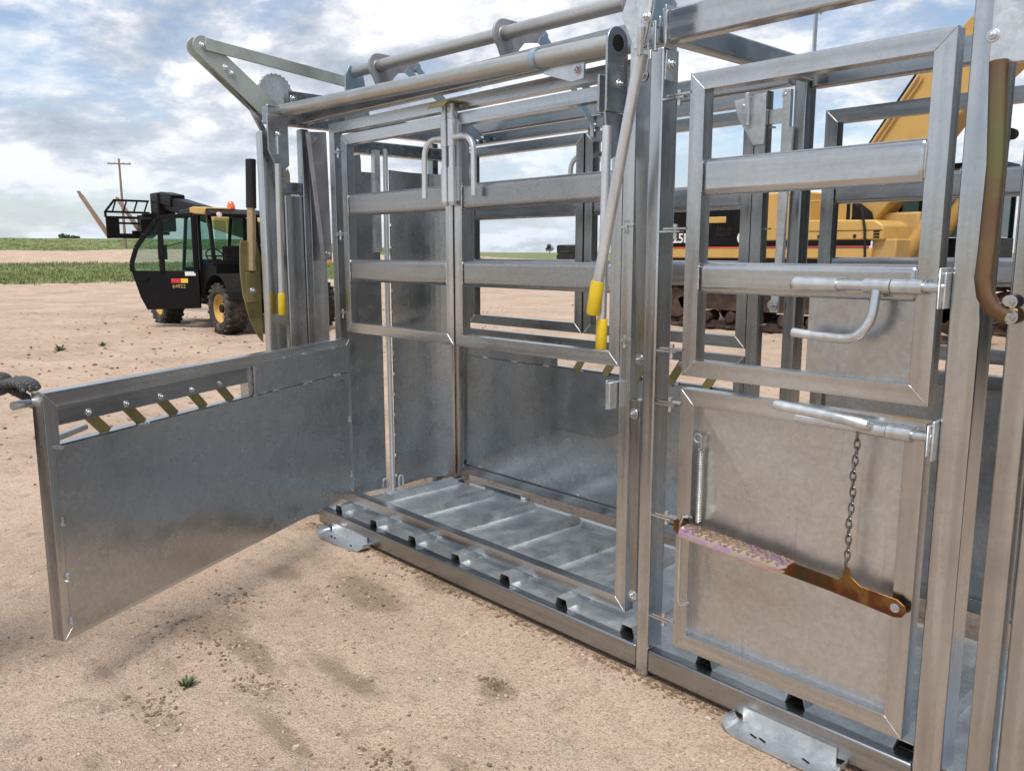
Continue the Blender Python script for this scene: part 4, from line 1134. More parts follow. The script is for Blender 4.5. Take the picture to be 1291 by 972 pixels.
bpart(T, MB().lathe((-13.795, 4.62, 2.20), (1, 0, 0), [(0, 0), (0, .05), (.03, .045), (.032, 0)], 18), 'work_lamp', M['white'], parent=roof)
for px_, py_ in ((-15.2, 4.72), (-15.0, 5.35)):
    bpart(T, MB().box(px_, px_ + .10, py_, py_ + .12, 2.34, 2.43), 'roof_lamp', M['blackdull'], bevel=.02, parent=roof)
gl = MB().box(-13.99, -13.985, yl + .05, yr - .05, 1.35, 2.15)
bpart(T, MB().prism([(4.62, 1.35), (5.45, 1.35), (5.45, 2.15), (4.62, 2.15)], (-14.03, 0, 0), (0, 1, 0), (0, 0, 1), .004), 'rear_window', M['glass'])
bpart(T, MB().box(-14.57, -14.0, yl, yl + .004, 1.33, 2.17), 'side_window', M['glass'])
bpart(T, MB().box(-15.4, -14.1, yr, yr + .004, 1.2, 2.17), 'side_window', M['glass'])
bpart(T, MB().prism([(4.6, 1.2), (5.47, 1.2), (5.47, 2.16), (4.6, 2.16)], (-15.42, 0, 0), (0, 1, 0), (0, 0, 1), .004), 'windscreen', M['glass'])
se = MB().box(-14.45, -14.05, 4.75, 5.28, .95, 1.10).box(-14.12, -14.0, 4.78, 5.25, 1.1, 1.62)
bpart(T, se, 'seat', M['blackdull'], bevel=.04, seg=3)
stw = MB().ring((-14.95, 5.0, 1.42), (.8, 0, .6), .18, .014); stw.bar((-15.1, 5.0, 1.1), (-14.95, 5.0, 1.41), .05, .05); stw.bar((-14.95, 4.83, 1.42), (-14.95, 5.17, 1.42), .02, .03)
bpart(T, stw, 'steering_wheel', M['blackdull'])
bpart(T, MB().box(-15.25, -15.05, 4.75, 5.2, 1.28, 1.36), 'dashboard_cloth', M['blue'], bevel=.03)
# open door
DH = Vector((-14.60, 4.50, 0)); DD = Vector((-.679, -.734, 0)).normalized(); DN = Vector((DD.y, -DD.x, 0))
if DN.x < 0: DN = -DN                                            # faces the yard
outer = [(0, .40), (1.06, .37), (1.18, .62), (1.33, 1.14), (1.335, 1.28), (1.22, 1.60), (1.03, 1.86), (.80, 2.12), (.62, 2.20), (0, 2.25)]
pane1 = [(.76, 1.15), (1.25, 1.17), (1.27, 1.27), (1.17, 1.56), (.99, 1.82), (.76, 2.08)]
pane2 = [(.10, 1.15), (.66, 1.15), (.66, 2.10), (.58, 2.13), (.10, 2.17)]
lower = [(0, .40), (1.06, .37), (1.18, .62), (1.33, 1.14), (0, 1.14)]
dm = MB(); Zv = (0, 0, 1)
dm.prism(lower, DH, DD, Zv, .05)
# frame strips between pane and outline
def strip(pts, w_=.07):
    for a_, b_ in zip(pts[:-1], pts[1:]):
        A_ = DH + DD * a_[0] + Vector((0, 0, a_[1])); B_ = DH + DD * b_[0] + Vector((0, 0, b_[1])); dm.bar(A_, B_, .05, w_, up=DD if abs(b_[1] - a_[1]) > abs(b_[0] - a_[0]) else (0, 0, 1))
strip([(1.30, 1.12), (1.31, 1.28), (1.20, 1.58), (1.01, 1.84), (.79, 2.10), (.62, 2.17), (.05, 2.22), (.05, 1.1)], .085)
strip([(.71, 1.1), (.71, 2.14)], .10); strip([(.02, .42), (.02, 2.2)], .06)
door = bpart(T, dm, 'cab_door', M['black'], bevel=.008)
bpart(T, MB().prism(pane1, DH, DD, Zv, .005), 'door_pane', M['glass'], parent=door)
bpart(T, MB().prism(pane2, DH, DD, Zv, .005), 'door_pane', M['glass'], parent=door)
def onface(u, z, o_=.052): return DH + DD * u + Vector((0, 0, z)) + DN * o_
side_ = (DD.cross(Vector(Zv))).dot(DN)
fo = .053 if side_ > 0 else .003
def decal(u0, u1, z0, z1, mat, nm):
    dmb = MB(); vs = [onface(u0, z0, fo), onface(u1, z0, fo), onface(u1, z1, fo), onface(u0, z1, fo)]
    vs += [v_ + DN * .003 for v_ in vs]
    dmb.add(vs, [(0, 1, 2, 3), (7, 6, 5, 4), (0, 4, 5, 1), (1, 5, 6, 2), (2, 6, 7, 3), (3, 7, 4, 0)])
    return bpart(T, dmb, nm, mat, parent=door)
decal(.36, .55, .90, .985, M['red'], 'sticker'); decal(.22, .357, .90, .985, M['decaly'], 'sticker'); decal(.06, .27, 1.04, 1.12, M['white'], 'sticker')
text_mesh('64922', .105, M['goldtext'], 'door_number', door, onface(.535, .80, fo + .001), -DD, Zv, T)
hd = MB().bar(onface(1.10, .97, fo + .02), onface(1.0, .97, fo + .02), .03, .035); bpart(T, hd, 'door_handle', M['blackdull'], parent=door)
# mirror
mi_ = MB().box(-15.75, -15.70, 4.15, 4.33, 1.35, 1.65).bar((-15.45, 4.56, 1.7), (-15.72, 4.25, 1.6), .02, .02); bpart(T, mi_, 'mirror', M['blackdull'], bevel=.01)
# boom
bm_ = MB().bar((-12.75, 5.78, 1.66), (-16.6, 5.76, 2.26), .40, .42); bm2 = MB().bar((-16.55, 5.76, 2.27), (-19.3, 5.75, 2.72), .31, .33)
boom = bpart(T, bm_, 'boom', M['catyel'], bevel=.02)
bpart(T, bm2, 'inner_boom', M['black'], parent=boom, bevel=.015)
bh = MB().prism([(-19.15, 2.55), (-19.75, 2.10), (-19.80, 1.95), (-19.62, 1.90), (-19.3, 2.25), (-19.05, 2.45), (-18.7, 2.5), (-18.9, 2.90), (-19.6, 3.0), (-19.8, 2.93), (-19.78, 2.6)], (0, 5.93, 0), (1, 0, 0), (0, 0, 1), .36)
bh = MB().box(-19.75, -19.25, 5.50, 5.93, 2.0, 2.93).box(-19.84, -19.75, 5.30, 5.95, 1.92, 2.45).bar((-19.3, 5.72, 2.80), (-18.6, 5.74, 2.70), .36, .30)
bpart(T, bh, 'boom_head', M['black'], bevel=.03)
bpart(T, MB().tube([(-18.6, 5.55, 2.35), (-19.4, 5.55, 2.2)], .05, 12).tube([(-17.6, 5.55, 2.28), (-18.6, 5.55, 2.35)], .03, 12), 'tilt_cylinder', M['blackdull'])
# carriage
cg = MB()
y0c, y1c = 4.48, 5.52; xc = -19.85
cg.box(xc - .06, xc, y0c, y1c, 1.83, 1.95); cg.box(xc - .06, xc, y0c, y1c, 2.30, 2.36); cg.box(xc - .06, xc, y0c, y0c + .09, 1.95, 2.30); cg.box(xc - .06, xc, y1c - .16, y1c, 1.95, 2.30)
cg.box(xc - .05, xc - .005, y0c + .09, y0c + .30, 1.95, 2.30); cg.box(xc - .05, xc - .005, y1c - .45, y1c - .16, 1.95, 2.02); cg.box(xc - .06, xc, y0c + .3, y1c - .16, 2.17, 2.22)
cg.bar((xc - .03, y0c, 2.33), (xc - .03, y0c, 2.48), .05, .05, up=(0, 1, 0))
cg.bar((xc - .03, y0c, 2.46), (xc - .03, y0c + .22, 2.74), .05, .04, up=(1, 0, 0)); cg.bar((xc - .03, y0c, 2.46), (xc - .03, y1c, 2.46), .05, .05)
cg.bar((xc - .03, y0c + .20, 2.74), (xc - .03, y1c, 2.74), .05, .05)
for k in range(4): cg.bar((xc - .03, y0c + .16 + k * .25, 2.46), (xc - .03, y0c + .26 + k * .25, 2.74), .035, .035, up=(1, 0, 0))
cg.prism([(xc + .0, 1.83), (xc + .25, 1.9), (xc + .25, 2.3), (xc, 2.4)], (0, 5.55, 0), (1, 0, 0), (0, 0, 1), .35)
bpart(T, cg, 'fork_carriage', M['black'], bevel=.008)
fd_ = Vector((-.62, -.46, 1.12)).normalized()
for (y, s_) in ((4.60, Vector((-19.98, 4.58, 1.84))), (5.38, Vector((-19.98, 5.36, 1.90)))):
    l_ = 1.36 if y < 5 else 1.15
    f_ = MB(); e = s_ + fd_ * l_; m_ = s_ + fd_ * (l_ * .5)
    f_.bar(s_, m_, .13, .05, up=(.6, .4, .5)); f_.bar(m_, s_ + fd_ * (l_ * .92), .13, .04, up=(.6, .4, .5)); f_.bar(s_ + fd_ * (l_ * .92), e, .10, .025, up=(.6, .4, .5))
    f_.bar(s_ + Vector((.05, .03, 0)), s_ + Vector((.05, .03, .5)), .13, .05, up=(1, 0, 0))
    bpart(T, f_, 'fork', M['fork'])

# ------------------------------------------------------------------ excavator
E_ = empty('excavator', (-6.2, 13.4, 0)); tag(E_, 'large yellow tracked excavator with black side band standing behind the chute', 'excavator')
def loop_pts(x0, x1, r_, zc_, n=12):
    pts = []
    for i in range(n + 1):
        a = -math.pi / 2 + math.pi * i / n; pts.append((x1 - r_ + r_ * math.cos(a), zc_ + r_ * math.sin(a)))
    for i in range(n + 1):
        a = math.pi / 2 + math.pi * i / n; pts.append((x0 + r_ + r_ * math.cos(a), zc_ + r_ * math.sin(a)))
    return pts
for yt in (12.05, 14.35):
    tr = MB(); lp = loop_pts(-9.25, -2.75, .46, .47); closed = lp + [lp[0]]
    segs = [(Vector((a[0], 0, a[1])), Vector((b_[0], 0, b_[1]))) for a, b_ in zip(closed[:-1], closed[1:])]
    tot = sum((b_ - a).length for a, b_ in segs); npad = 66; pitch = tot / npad; cur = 0; acc = 0; si = 0
    for k in range(npad):
        s_ = k * pitch
        while si < len(segs) - 1 and s_ > acc + (segs[si][1] - segs[si][0]).length: acc += (segs[si][1] - segs[si][0]).length; si += 1
        a, b_ = segs[si]; d = (b_ - a).normalized(); p = a + d * (s_ - acc); nn = Vector((d.z, 0, -d.x))
        q = p + d * pitch * .88
        c0 = Vector((0, yt, 0)); 
        tr.add([p + c0, q + c0, q + c0 + Vector((0, .6, 0)), p + c0 + Vector((0, .6, 0)), p + c0 - nn * .05, q + c0 - nn * .05, q + c0 - nn * .05 + Vector((0, .6, 0)), p + c0 - nn * .05 + Vector((0, .6, 0))],
               [(0, 1, 2, 3), (7, 6, 5, 4), (0, 4, 5, 1), (1, 5, 6, 2), (2, 6, 7, 3), (3, 7, 4, 0)])
        tr.bar(p + c0 + nn * .015, p + c0 + nn * .015 + Vector((0, .6, 0)), .02, .05, up=nn)
        tr.bar(p + c0 + Vector((0, .2, 0)) - nn * .09, q + d * .02 + c0 + Vector((0, .2, 0)) - nn * .09, .05, .09, up=nn)
    trk = bpart(E_, tr, 'track', M['track'])
    fr = MB().prism([(-8.6, .36), (-3.4, .36), (-3.2, .55), (-3.5, .70), (-8.3, .70), (-8.7, .55)], (0, yt + .45, 0), (1, 0, 0), (0, 0, 1), .33)
    fr.lathe((-8.75, yt + .12, .47), (0, 1, 0), [(0, 0), (0, .30), (.06, .33), (.3, .33), (.3, 0)], 24); fr.lathe((-3.25, yt + .12, .47), (0, 1, 0), [(0, 0), (0, .26), (.04, .33), (.3, .33), (.3, 0)], 24)
    for k in range(8): fr.lathe((-8.0 + k * .57, yt + .10, .22), (0, 1, 0), [(0, 0), (0, .10), (.05, .12), (.35, .12), (.35, 0)], 16)
    bpart(E_, fr, 'track_frame', M['track'], parent=trk)
bpart(E_, MB().box(-8.2, -4.2, 12.6, 14.35, .5, .95).lathe((-6.2, 13.45, .9), (0, 0, 1), [(0, 0), (0, .75), (.4, .75), (.4, 0)], 32), 'undercarriage', M['track'], bevel=.03)
bpart(E_, MB().box(-9.6, -4.28, 12.02, 14.75, 1.30, 1.375), 'deck', M['blackdull'], bevel=.01)
# house: yellow skirt, black band at the rear, yellow hood at the front
bpart(E_, MB().box(-9.72, -4.62, 12.0, 14.8, 1.38, 1.582), 'side_skirt', M['catyel'], bevel=.025)
bpart(E_, MB().box(-4.66, -4.25, 12.1, 14.8, 1.38, 1.72), 'step_box', M['catyel2'], bevel=.02)
bd = MB().box(-9.72, -7.05, 12.005, 14.8, 1.60, 2.42)
bpart(E_, bd, 'engine_housing', M['black'], bevel=.03)
bpart(E_, MB().prism([(-9.9, 1.4), (-9.4, 1.4), (-9.4, 2.45), (-9.9, 2.35)], (0, 14.7, 0), (1, 0, 0), (0, 0, 1), 2.6), 'counterweight', M['catyel'], bevel=.05)
bpart(E_, MB().box(-9.7, -4.66, 11.990, 11.999, 1.583, 1.604), 'red_stripe', M['red'])
bpart(E_, MB().box(-7.04, -4.66, 11.994, 12.05, 1.605, 1.70), 'black_stripe', M['black'])
bpart(E_, MB().box(-9.35, -7.05, 12.0, 14.6, 2.425, 2.56), 'engine_hood', M['catyel2'], bevel=.04)
hdm = MB().prism([(-7.04, 1.70), (-5.9, 1.70), (-5.9, 2.58), (-6.85, 2.58), (-7.04, 2.2)], (0, 14.0, 0), (1, 0, 0), (0, 0, 1), 2.0); bpart(E_, hdm, 'hydraulic_tank', M['catyel'], bevel=.03)
hf = MB().prism([(-5.895, 1.70), (-4.42, 1.70), (-4.45, 1.95), (-4.60, 2.04), (-5.895, 2.07)], (0, 13.1, 0), (1, 0, 0), (0, 0, 1), 1.10)
fh = bpart(E_, hf, 'front_hood', M['catyel'], bevel=.03)
bpart(E_, MB().box(-5.89, -4.45, 11.992, 11.9995, 1.865, 1.872), 'panel_seam', M['blackdull'], parent=fh)
for k in range(3): bpart(E_, MB().box(-4.60, -4.50, 11.99, 12.0, 1.735 + k * .05, 1.765 + k * .05), 'vent_slot', M['blackdull'], parent=fh)
bpart(E_, MB().prism([(-5.35, 2.05), (-4.95, 2.05), (-5.0, 2.2), (-5.25, 2.4), (-5.35, 2.4)], (0, 12.8, 0), (1, 0, 0), (0, 0, 1), .3), 'filter_box', M['blackdull'], bevel=.02)
bpart(E_, MB().box(-5.0, -4.3, 13.1, 13.75, 1.6, 2.2), 'boom_foot', M['catyel2'], bevel=.04)
vi = MB().box(-8.10, -7.50, 11.985, 12.02, 2.06, 2.18); bpart(E_, vi, 'vent_lid', M['catyel'], bevel=.012)
bpart(E_, MB().box(-7.72, -7.36, 11.993, 12.004, 1.80, 1.97), 'latch_recess', M['blackdull'], bevel=.01)
for xx in (-8.28, -7.42): bpart(E_, MB().box(xx, xx + .012, 11.996, 12.004, 1.62, 2.40), 'panel_gap', M['blackdull'])
text_mesh('325B', .26, M['white'], 'model_number', E_, (-8.87, 11.993, 1.69), (1, 0, 0), (0, 0, 1), E_, bold=.006)
text_mesh('CAT', .32, M['white'], 'side_lettering', E_, (-7.24, 11.993, 1.66), (1, 0, 0), (0, 0, 1), E_, bold=.008)
bm = MB(); yb0 = 13.55
bm.prism([(-5.75, 1.95), (-5.15, 1.85), (-3.75, 3.71), (-2.4, 5.0), (-.6, 5.35), (1.6, 5.1), (1.7, 5.4), (-.7, 6.1), (-2.9, 6.0), (-4.39, 4.58), (-5.13, 3.52), (-5.72, 2.6)], (0, yb0, 0), (1, 0, 0), (0, 0, 1), .62)
eb_ = bpart(E_, bm, 'boom', M['catyel'], bevel=.03)
pp = MB()
for o_ in (0, .07): pp.tube([(-5.60 + o_, yb0 - .65, 2.75 - o_ * .6), (-5.10 + o_, yb0 - .66, 3.44 - o_ * .6), (-4.40 + o_, yb0 - .66, 4.46 - o_ * .6)], .018, 8)
bpart(E_, pp, 'hydraulic_lines', M['catyel2'], parent=eb_)
bpart(E_, MB().tube([(-5.72, yb0 - .5, 2.7), (-5.17, yb0 - .5, 3.56), (-4.45, yb0 - .5, 4.62)], .022, 8), 'hose', M['blackgrip'], parent=eb_)
for yy in (12.78, 13.7):
    cy_ = MB().tube([(-4.35, yy, 1.45), (-3.65, yy, 2.62)], .13, 18); bpart(E_, cy_, 'lift_cylinder', M['catyel'])
    bpart(E_, MB().tube([(-3.65, yy, 2.62), (-3.2, yy, 3.38)], .06, 14), 'cylinder_rod', M['bolt'])
    bpart(E_, MB().lathe((-3.15, yy - .08, 3.45), (0, 1, 0), [(0, 0), (0, .09), (.16, .09), (.16, 0)], 18), 'cylinder_eye', M['blackdull'])
st_ = MB().prism([(1.3, 5.5), (2.0, 5.2), (3.2, 2.3), (2.8, 2.1), (1.5, 4.7), (1.1, 5.1)], (0, yb0 - .1, 0), (1, 0, 0), (0, 0, 1), .42); bpart(E_, st_, 'stick', M['catyel'], bevel=.03)
bk = MB(); prof = [(2.9, 2.3), (3.3, 2.1), (3.35, 1.5), (3.0, 1.0), (2.4, .85), (1.95, 1.1), (2.0, 1.16), (2.4, 1.0), (2.9, 1.12), (3.2, 1.5), (3.1, 1.9)]
bk.prism(prof, (0, yb0 + .2, 0), (1, 0, 0), (0, 0, 1), 1.0); bpart(E_, bk, 'bucket', M['track'])
cbx = MB()
for (x, y) in ((-4.95, 13.85), (-3.35, 13.85), (-4.95, 14.78), (-3.35, 14.78)): cbx.bar((x, y, 1.38), (x, y, 2.95), .08, .08, up=(0, 1, 0))
cbx.box(-5.0, -3.3, 13.8, 14.83, 2.95, 3.05); cbx.box(-5.0, -3.3, 13.8, 14.83, 1.38, 1.75)
cabx = bpart(E_, cbx, 'cab', M['black'], bevel=.02)
bpart(E_, MB().box(-4.90, -3.40, 13.845, 13.85, 1.76, 2.94), 'cab_window', M['glassd'], parent=cabx); bpart(E_, MB().box(-3.352, -3.348, 13.9, 14.73, 1.76, 2.94), 'cab_window', M['glassd'], parent=cabx)
bpart(E_, MB().tube([(-5.05, 12.1, 2.05), (-4.85, 12.0, 2.3), (-4.75, 11.98, 1.9), (-4.72, 12.0, 1.4)], .022, 8), 'loose_hose', M['blackgrip'])

for k in range(9): bpart(E_, MB().box(-8.15 + k * .075, -8.115 + k * .075, 11.992, 12.003, 1.98, 2.03), 'grille_slat', M['blackdull'])
for x0_ in (-6.9, -5.8):
    bpart(E_, MB().tube([(x0_, 12.08, 2.56 if x0_ < -6 else 2.06), (x0_, 12.06, 2.86 if x0_ < -6 else 2.40), (x0_ + .75, 12.06, 2.86 if x0_ < -6 else 2.40), (x0_ + .75, 12.08, 2.56 if x0_ < -6 else 2.06)], .018, 8), 'handrail', M['catyel2'])
bpart(E_, MB().tube([(-8.4, 12.9, 2.5), (-8.4, 12.9, 2.95), (-8.5, 12.9, 3.03)], .06, 12), 'exhaust_pipe', M['track'])
for xx in (-5.6, -4.95): bpart(E_, MB().box(xx, xx + .05, 11.99, 12.0, 1.74, 1.80), 'cover_hinge', M['blackdull'])

# ------------------------------------------------------------------ tyre stack
words = ['bottom tyre of the black stack seen through the far windows', 'second tyre from the ground in the black stack', 'third tyre from the ground in the black stack', 'topmost tyre of the black stack seen through the far windows']
for k in range(4):
    r_, h = .53, .47; z0 = gh(-29.3, 30.5) + k * .475; c = (-29.25 + .02 * math.sin(k * 2.1), 30.5 + .02 * math.cos(k), z0)
    t = MB().lathe(c, (0, 0, 1), [(.04, r_ * .55), (0, r_ * .66), (0, r_ * .88), (.06, r_), (h - .06, r_), (h, r_ * .88), (h, r_ * .66), (h - .04, r_ * .55), (.04, r_ * .55)], 36)
    for i in range(24):
        a = i * math.pi / 12; d = Vector((math.cos(a), math.sin(a), 0)); t.bar(Vector(c) + d * r_ + Vector((0, 0, .05)), Vector(c) + d * r_ + Vector((0, 0, h - .05)), .05, .03, up=d)
    o = t.build('old_tyre', M['tirec']); tag(o, words[k], 'tyre', 'stacked tyres')

# ------------------------------------------------------------------ utility pole
zb = gh(-123.5, 39); P_ = empty('utility_pole', (-123.5, 39, zb)); tag(P_, 'wooden utility pole with one crossarm far off on the left', 'utility pole')
MB().tube([(0, 0, -.3), (-.25, 0, 14.4 - zb)], [.20, .13], 12).build('pole_shaft', M['wood'], P_)
ca = MB().bar((-1.2, -1.25, 13.75 - zb), (.85, 1.2, 13.65 - zb), .14, .18).build('crossarm', M['wood'], P_)
for t in (-1.1, -.55, .45, 1.05):
    MB().lathe((-.2 + t * .8, t, 13.8 - zb), (0, 0, 1), [(0, 0), (0, .09), (.12, .12), (.2, .07), (.28, .05), (.28, 0)], 10).build('insulator', M['white'], ca)

# ------------------------------------------------------------------ far bushes
leaf = paint('far_leaf', (.055, .085, .04), .8, dirtf=.1)
def bush(x, y, h, wd, label):
    z = gh(x, y); rt = empty('tree', (x, y, z)); tag(rt, label, 'tree', 'distant trees on the horizon')
    MB().tube([(0, 0, -.2), (.1, 0, h * .5)], [.16, .08], 8).build('trunk', M['wood'], rt)
    mb = MB()
    cl_ = [(random.gauss(0, wd * .35), random.gauss(0, wd * .35), h * random.uniform(.45, .9), wd * random.uniform(.2, .4)) for _ in range(9)]
    for i in range(1400):
        cx, cy, cz, cr_ = random.choice(cl_); d = Vector((random.gauss(0, 1), random.gauss(0, 1), random.gauss(0, .8))).normalized() * cr_ * random.random() ** .4
        p = Vector((cx, cy, cz)) + d; a = Vector((random.gauss(0, 1), random.gauss(0, 1), random.gauss(0, 1))).normalized(); b_ = a.cross(Vector((random.random(), random.random(), 1))).normalized()
        s_ = .10 + .10 * random.random(); mb.add([p - a * s_, p + b_ * s_ * .7, p + a * s_, p - b_ * s_ * .7], [(0, 1, 2, 3)])
    mb.build('crown', leaf, rt)
def far_at(px, d):
    a = math.atan((px - 645.5) / 1063); return CAM.x + d * (FW.x * math.cos(a) + FW.y * math.sin(a)), CAM.y + d * (FW.y * math.cos(a) - FW.x * math.sin(a))
bush(*far_at(81, 230), 2.0, 1.8, 'left and rounder of two small trees on the far green bank')
bush(*far_at(95, 235), 1.6, 1.6, 'right and lower of two small trees on the far green bank')
bush(*far_at(693, 330), 3.6, 3.0, 'small tree on the flat horizon near the tyre stack')

# ------------------------------------------------------------------ unseen shop added off to the right, a dark reflection for the steel
BS = empty('added_reflection_shop', (9.4, 17.0, 0)); tag(BS, 'added unseen grey green shop block that darkens reflections in the chute steel', 'added reflection block')
shopm = paint('reflection_shop_wall', (.035, .05, .05), .5, dirtf=.2)
mb = MB(); n = 140; ya, yb = 1.5, 34.0
for i in range(n):
    y0_ = ya + (yb - ya) * i / n; y1_ = ya + (yb - ya) * (i + 1) / n; dd = .03 if i % 2 else 0
    mb.box(4.8 - dd, 14.0, y0_, y1_, .0, 4.6)
bpart(BS, mb, 'wall', shopm)  # added dark wall, there for the right-facing steel to reflect
bpart(BS, MB().prism([(4.4, 4.5), (14.4, 4.5), (9.4, 6.3)], (0, yb + .4, 0), (1, 0, 0), (0, 0, 1), yb - ya + .8), 'roof', paint('reflection_shop_roof', (.16, .17, .17), .5))
for yy in (2.0, 14.0): bpart(BS, MB().box(4.72, 4.76, yy, yy + 4.2, .0, 3.9), 'reflection_shop_door', paint('reflection_shop_door_' + str(int(yy)), (.05, .06, .06), .5))  # doors of the added shop, dark like its wall

# ------------------------------------------------------------------ person holding the gate end
def skin(name, verts, edges, radii, mat, parent, root=0, sub=2):
    me = bpy.data.meshes.new(name); me.from_pydata(verts, edges, []); me.materials.append(mat)
    o = bpy.data.objects.new(name, me); col.objects.link(o); o.parent = parent
    md = o.modifiers.new('Skin', 'SKIN'); sv = me.skin_vertices[0].data if me.skin_vertices else None
    if sv is None:
        bm = bmesh.new(); bm.from_mesh(me); bm.verts.layers.skin.verify(); bm.to_mesh(me); bm.free(); sv = me.skin_vertices[0].data
    for i, r_ in enumerate(radii):
        sv[i].radius = r_ if isinstance(r_, tuple) else (r_, r_); sv[i].use_root = (i == root)
    md.use_smooth_shade = True
    ms_ = o.modifiers.new('Sub', 'SUBSURF'); ms_.levels = sub; ms_.render_levels = sub
    return o
skinm = paint('skin', (.42, .25, .17), .5, dirtf=0); denim = paint('denim', (.020, .026, .045), .85, dirtf=.1); shirt = paint('grey_work_shirt', (.05, .052, .056), .85, dirtf=.1)
hairm = paint('dark_hair', (.03, .02, .015), .7, dirtf=0); bootm = paint('brown_boot', (.09, .05, .03), .7)
def glove_mat():
    m, nt, N, L, P = new_mat('charcoal_work_glove')
    v = mapped(N, L, (110, 110, 110)); n = noise_n(N, L, v, .8, 4, .6, 1.5)
    wv = N.new('ShaderNodeTexWave'); wv.inputs['Scale'].default_value = .55; wv.inputs['Distortion'].default_value = 6; L.new(v, wv.inputs['Vector'])
    f = ramp(N, L, wv.outputs[0], [(.70, (0, 0, 0)), (.8, (.5, .5, .5))])
    c = mixc(N, L, (.028, .026, .027), (.24, .24, .25), f.outputs[0]); L.new(c, P.inputs['Base Color']); P.inputs['Roughness'].default_value = .7
    b = N.new('ShaderNodeBump'); b.inputs['Strength'].default_value = .3; b.inputs['Distance'].default_value = .002; L.new(n.outputs[0], b.inputs['Height']); L.new(b.outputs[0], P.inputs['Normal'])
    return m
glovem = glove_mat()
G = END + Vector((0, 0, 1.05))                       # top free corner of the open gate
Lf = Vector((-.679, -.734, 0)); Fr = Vector((-.734, .679, 0))   # screen left, away
PB = Vector((G.x, G.y, 0)) + Vector((-.46, -.89, 0)) * .66; PB.z = gh(PB.x, PB.y)
fdir = (Vector((G.x, G.y, 0)) - PB); fdir.z = 0; fdir.normalize(); sdir = Vector((-fdir.y, fdir.x, 0))     # sdir: person's left
PE = empty('person', PB); tag(PE, 'person in grey shirt, jeans and dark gloves holding the end of the open gate', 'person')
def w2(f, s_, z): return fdir * f + sdir * s_ + Vector((0, 0, z))
wrist = G + Lf * .135 + Vector((0, 0, .030)) - PB
rsh = w2(.03, -.19, 1.42) ; lsh = w2(0, .19, 1.42)
elb = (rsh + wrist) * .5 + Lf * .10 + Vector((0, 0, -.12))
V_ = [w2(0, 0, .95), w2(0, 0, 1.12), w2(.01, 0, 1.32), w2(.01, 0, 1.46), w2(.02, 0, 1.55), w2(.03, 0, 1.66), w2(.03, 0, 1.74),
      rsh, elb, wrist, lsh, w2(-.04, .25, 1.13), w2(.08, .24, .90), w2(.10, .23, .84),
      w2(0, -.10, .88), w2(.05, -.11, .48), w2(0, -.11, .09), w2(0, .10, .88), w2(-.02, .12, .48), w2(-.08, .13, .09)]
E2 = [(0, 1), (1, 2), (2, 3), (3, 4), (4, 5), (5, 6), (2, 7), (7, 8), (8, 9), (2, 10), (10, 11), (11, 12), (12, 13), (0, 14), (14, 15), (15, 16), (0, 17), (17, 18), (18, 19)]
Rr = [(.14, .10), (.13, .095), (.155, .105), (.06, .06), (.058, .062), (.075, .09), (.05, .06), .062, .043, .029, .062, .043, .03, .03, .085, .056, .038, .085, .056, .038]
skin('body', V_, E2, Rr, skinm, PE)
skin('shirt', [w2(0, 0, .93), w2(0, 0, 1.12), w2(.01, 0, 1.32), w2(.01, 0, 1.44), rsh, elb, elb.lerp(wrist, .55), lsh, w2(-.04, .25, 1.13), w2(.08, .24, .92)],
     [(0, 1), (1, 2), (2, 3), (2, 4), (4, 5), (5, 6), (2, 7), (7, 8), (8, 9)], [(.16, .12), (.148, .112), (.172, .122), .07, .077, .058, .05, .077, .058, .045], shirt, PE)
skin('jeans', [w2(0, 0, .97), w2(0, 0, .90), w2(0, -.10, .84), w2(.05, -.11, .48), w2(0, -.11, .12), w2(0, .10, .84), w2(-.02, .12, .48), w2(-.08, .13, .12)],
     [(0, 1), (1, 2), (2, 3), (3, 4), (1, 5), (5, 6), (6, 7)], [(.155, .115), (.155, .12), .102, .072, .062, .102, .072, .062], denim, PE)
for (f, s_) in ((0, -.11), (-.08, .13)): skin('boot', [w2(f - .03, s_, .14), w2(f - .02, s_, .06), w2(f + .10, s_, .045), w2(f + .18, s_, .035)], [(0, 1), (1, 2), (2, 3)], [.052, .056, .05, .036], bootm, PE)
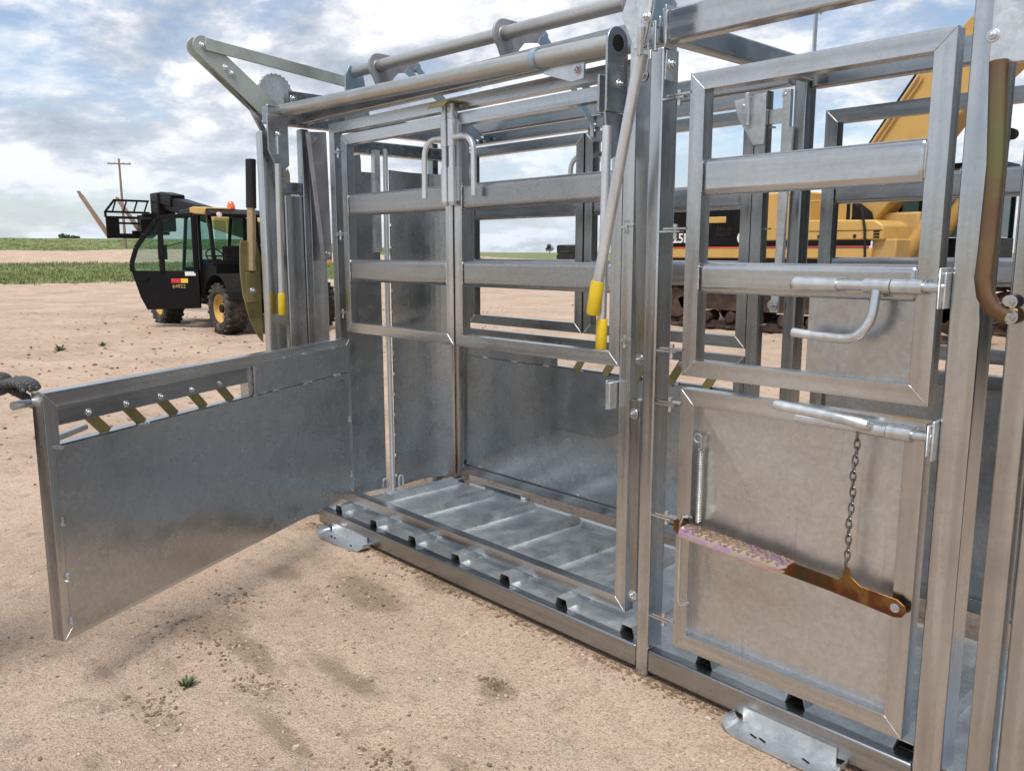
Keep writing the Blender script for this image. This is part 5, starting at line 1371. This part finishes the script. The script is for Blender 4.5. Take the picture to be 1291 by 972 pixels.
hb_ = MB().lathe(tuple(w2(.015, 0, 1.70)), (0, 0, 1), [(-.05, .095), (0, .102), (.04, .100), (.08, .075), (.10, .04), (.105, 0)], 24); hb_.build('hair', hairm, PE, smooth=60)
skin('nose', [w2(.115, 0, 1.665), w2(.135, 0, 1.645)], [(0, 1)], [.010, .014], skinm, PE, sub=1)
for s_ in (-.033, .033): MB().lathe(tuple(w2(.108, s_, 1.675)), tuple(fdir), [(-.012, .012), (.0, .013), (.008, .008), (.010, 0)], 12).build('eye', M['white'], PE, smooth=60)
MB().bar(w2(.118, -.025, 1.612), w2(.118, .025, 1.612), .01, .009).build('mouth', bootm, PE, bevel=.003)
# gloved right hand closing over the corner of the gate
hdir = (G + Vector((0, 0, .025)) - PB - wrist).normalized(); up = Vector((0, 0, 1)); hs = hdir.cross(up).normalized()
palm = wrist + hdir * .07
gv_ = [wrist - hdir * .10, wrist - hdir * .02, wrist + hdir * .035, palm + Vector((0, 0, .006))]
ge = [(0, 1), (1, 2), (2, 3)]
gr_ = [(.052, .052), (.047, .046), (.056, .042), (.052, .036)]
hand = skin('work_glove', gv_, ge, gr_, glovem, PE, root=1)
for k, (o_, l_) in enumerate(((-.033, .9), (-.011, 1.0), (.011, .95), (.032, .78))):
    b0 = palm + hs * o_ + Vector((0, 0, .008)); b1 = b0 + hdir * .042 * l_ + Vector((0, 0, .004)); b2 = b1 + hdir * .028 * l_ - Vector((0, 0, .010)); b3 = b2 + hdir * .012 * l_ - Vector((0, 0, .022))
    skin('glove_finger', [palm - hdir * .02 + hs * o_ * .7, b0, b1, b2, b3], [(0, 1), (1, 2), (2, 3), (3, 4)], [.015, .016, .0145, .013, .011], glovem, hand)
t0 = wrist + hdir * .03 - hs * .03; skin('glove_thumb', [t0 - Vector((0, 0, .008)), t0 + hdir * .03 - hs * .012 - Vector((0, 0, .028)), t0 + hdir * .062 - hs * .006 - Vector((0, 0, .045)), t0 + hdir * .085 - Vector((0, 0, .050))], [(0, 1), (1, 2), (2, 3)], [.019, .018, .015, .012], glovem, hand)
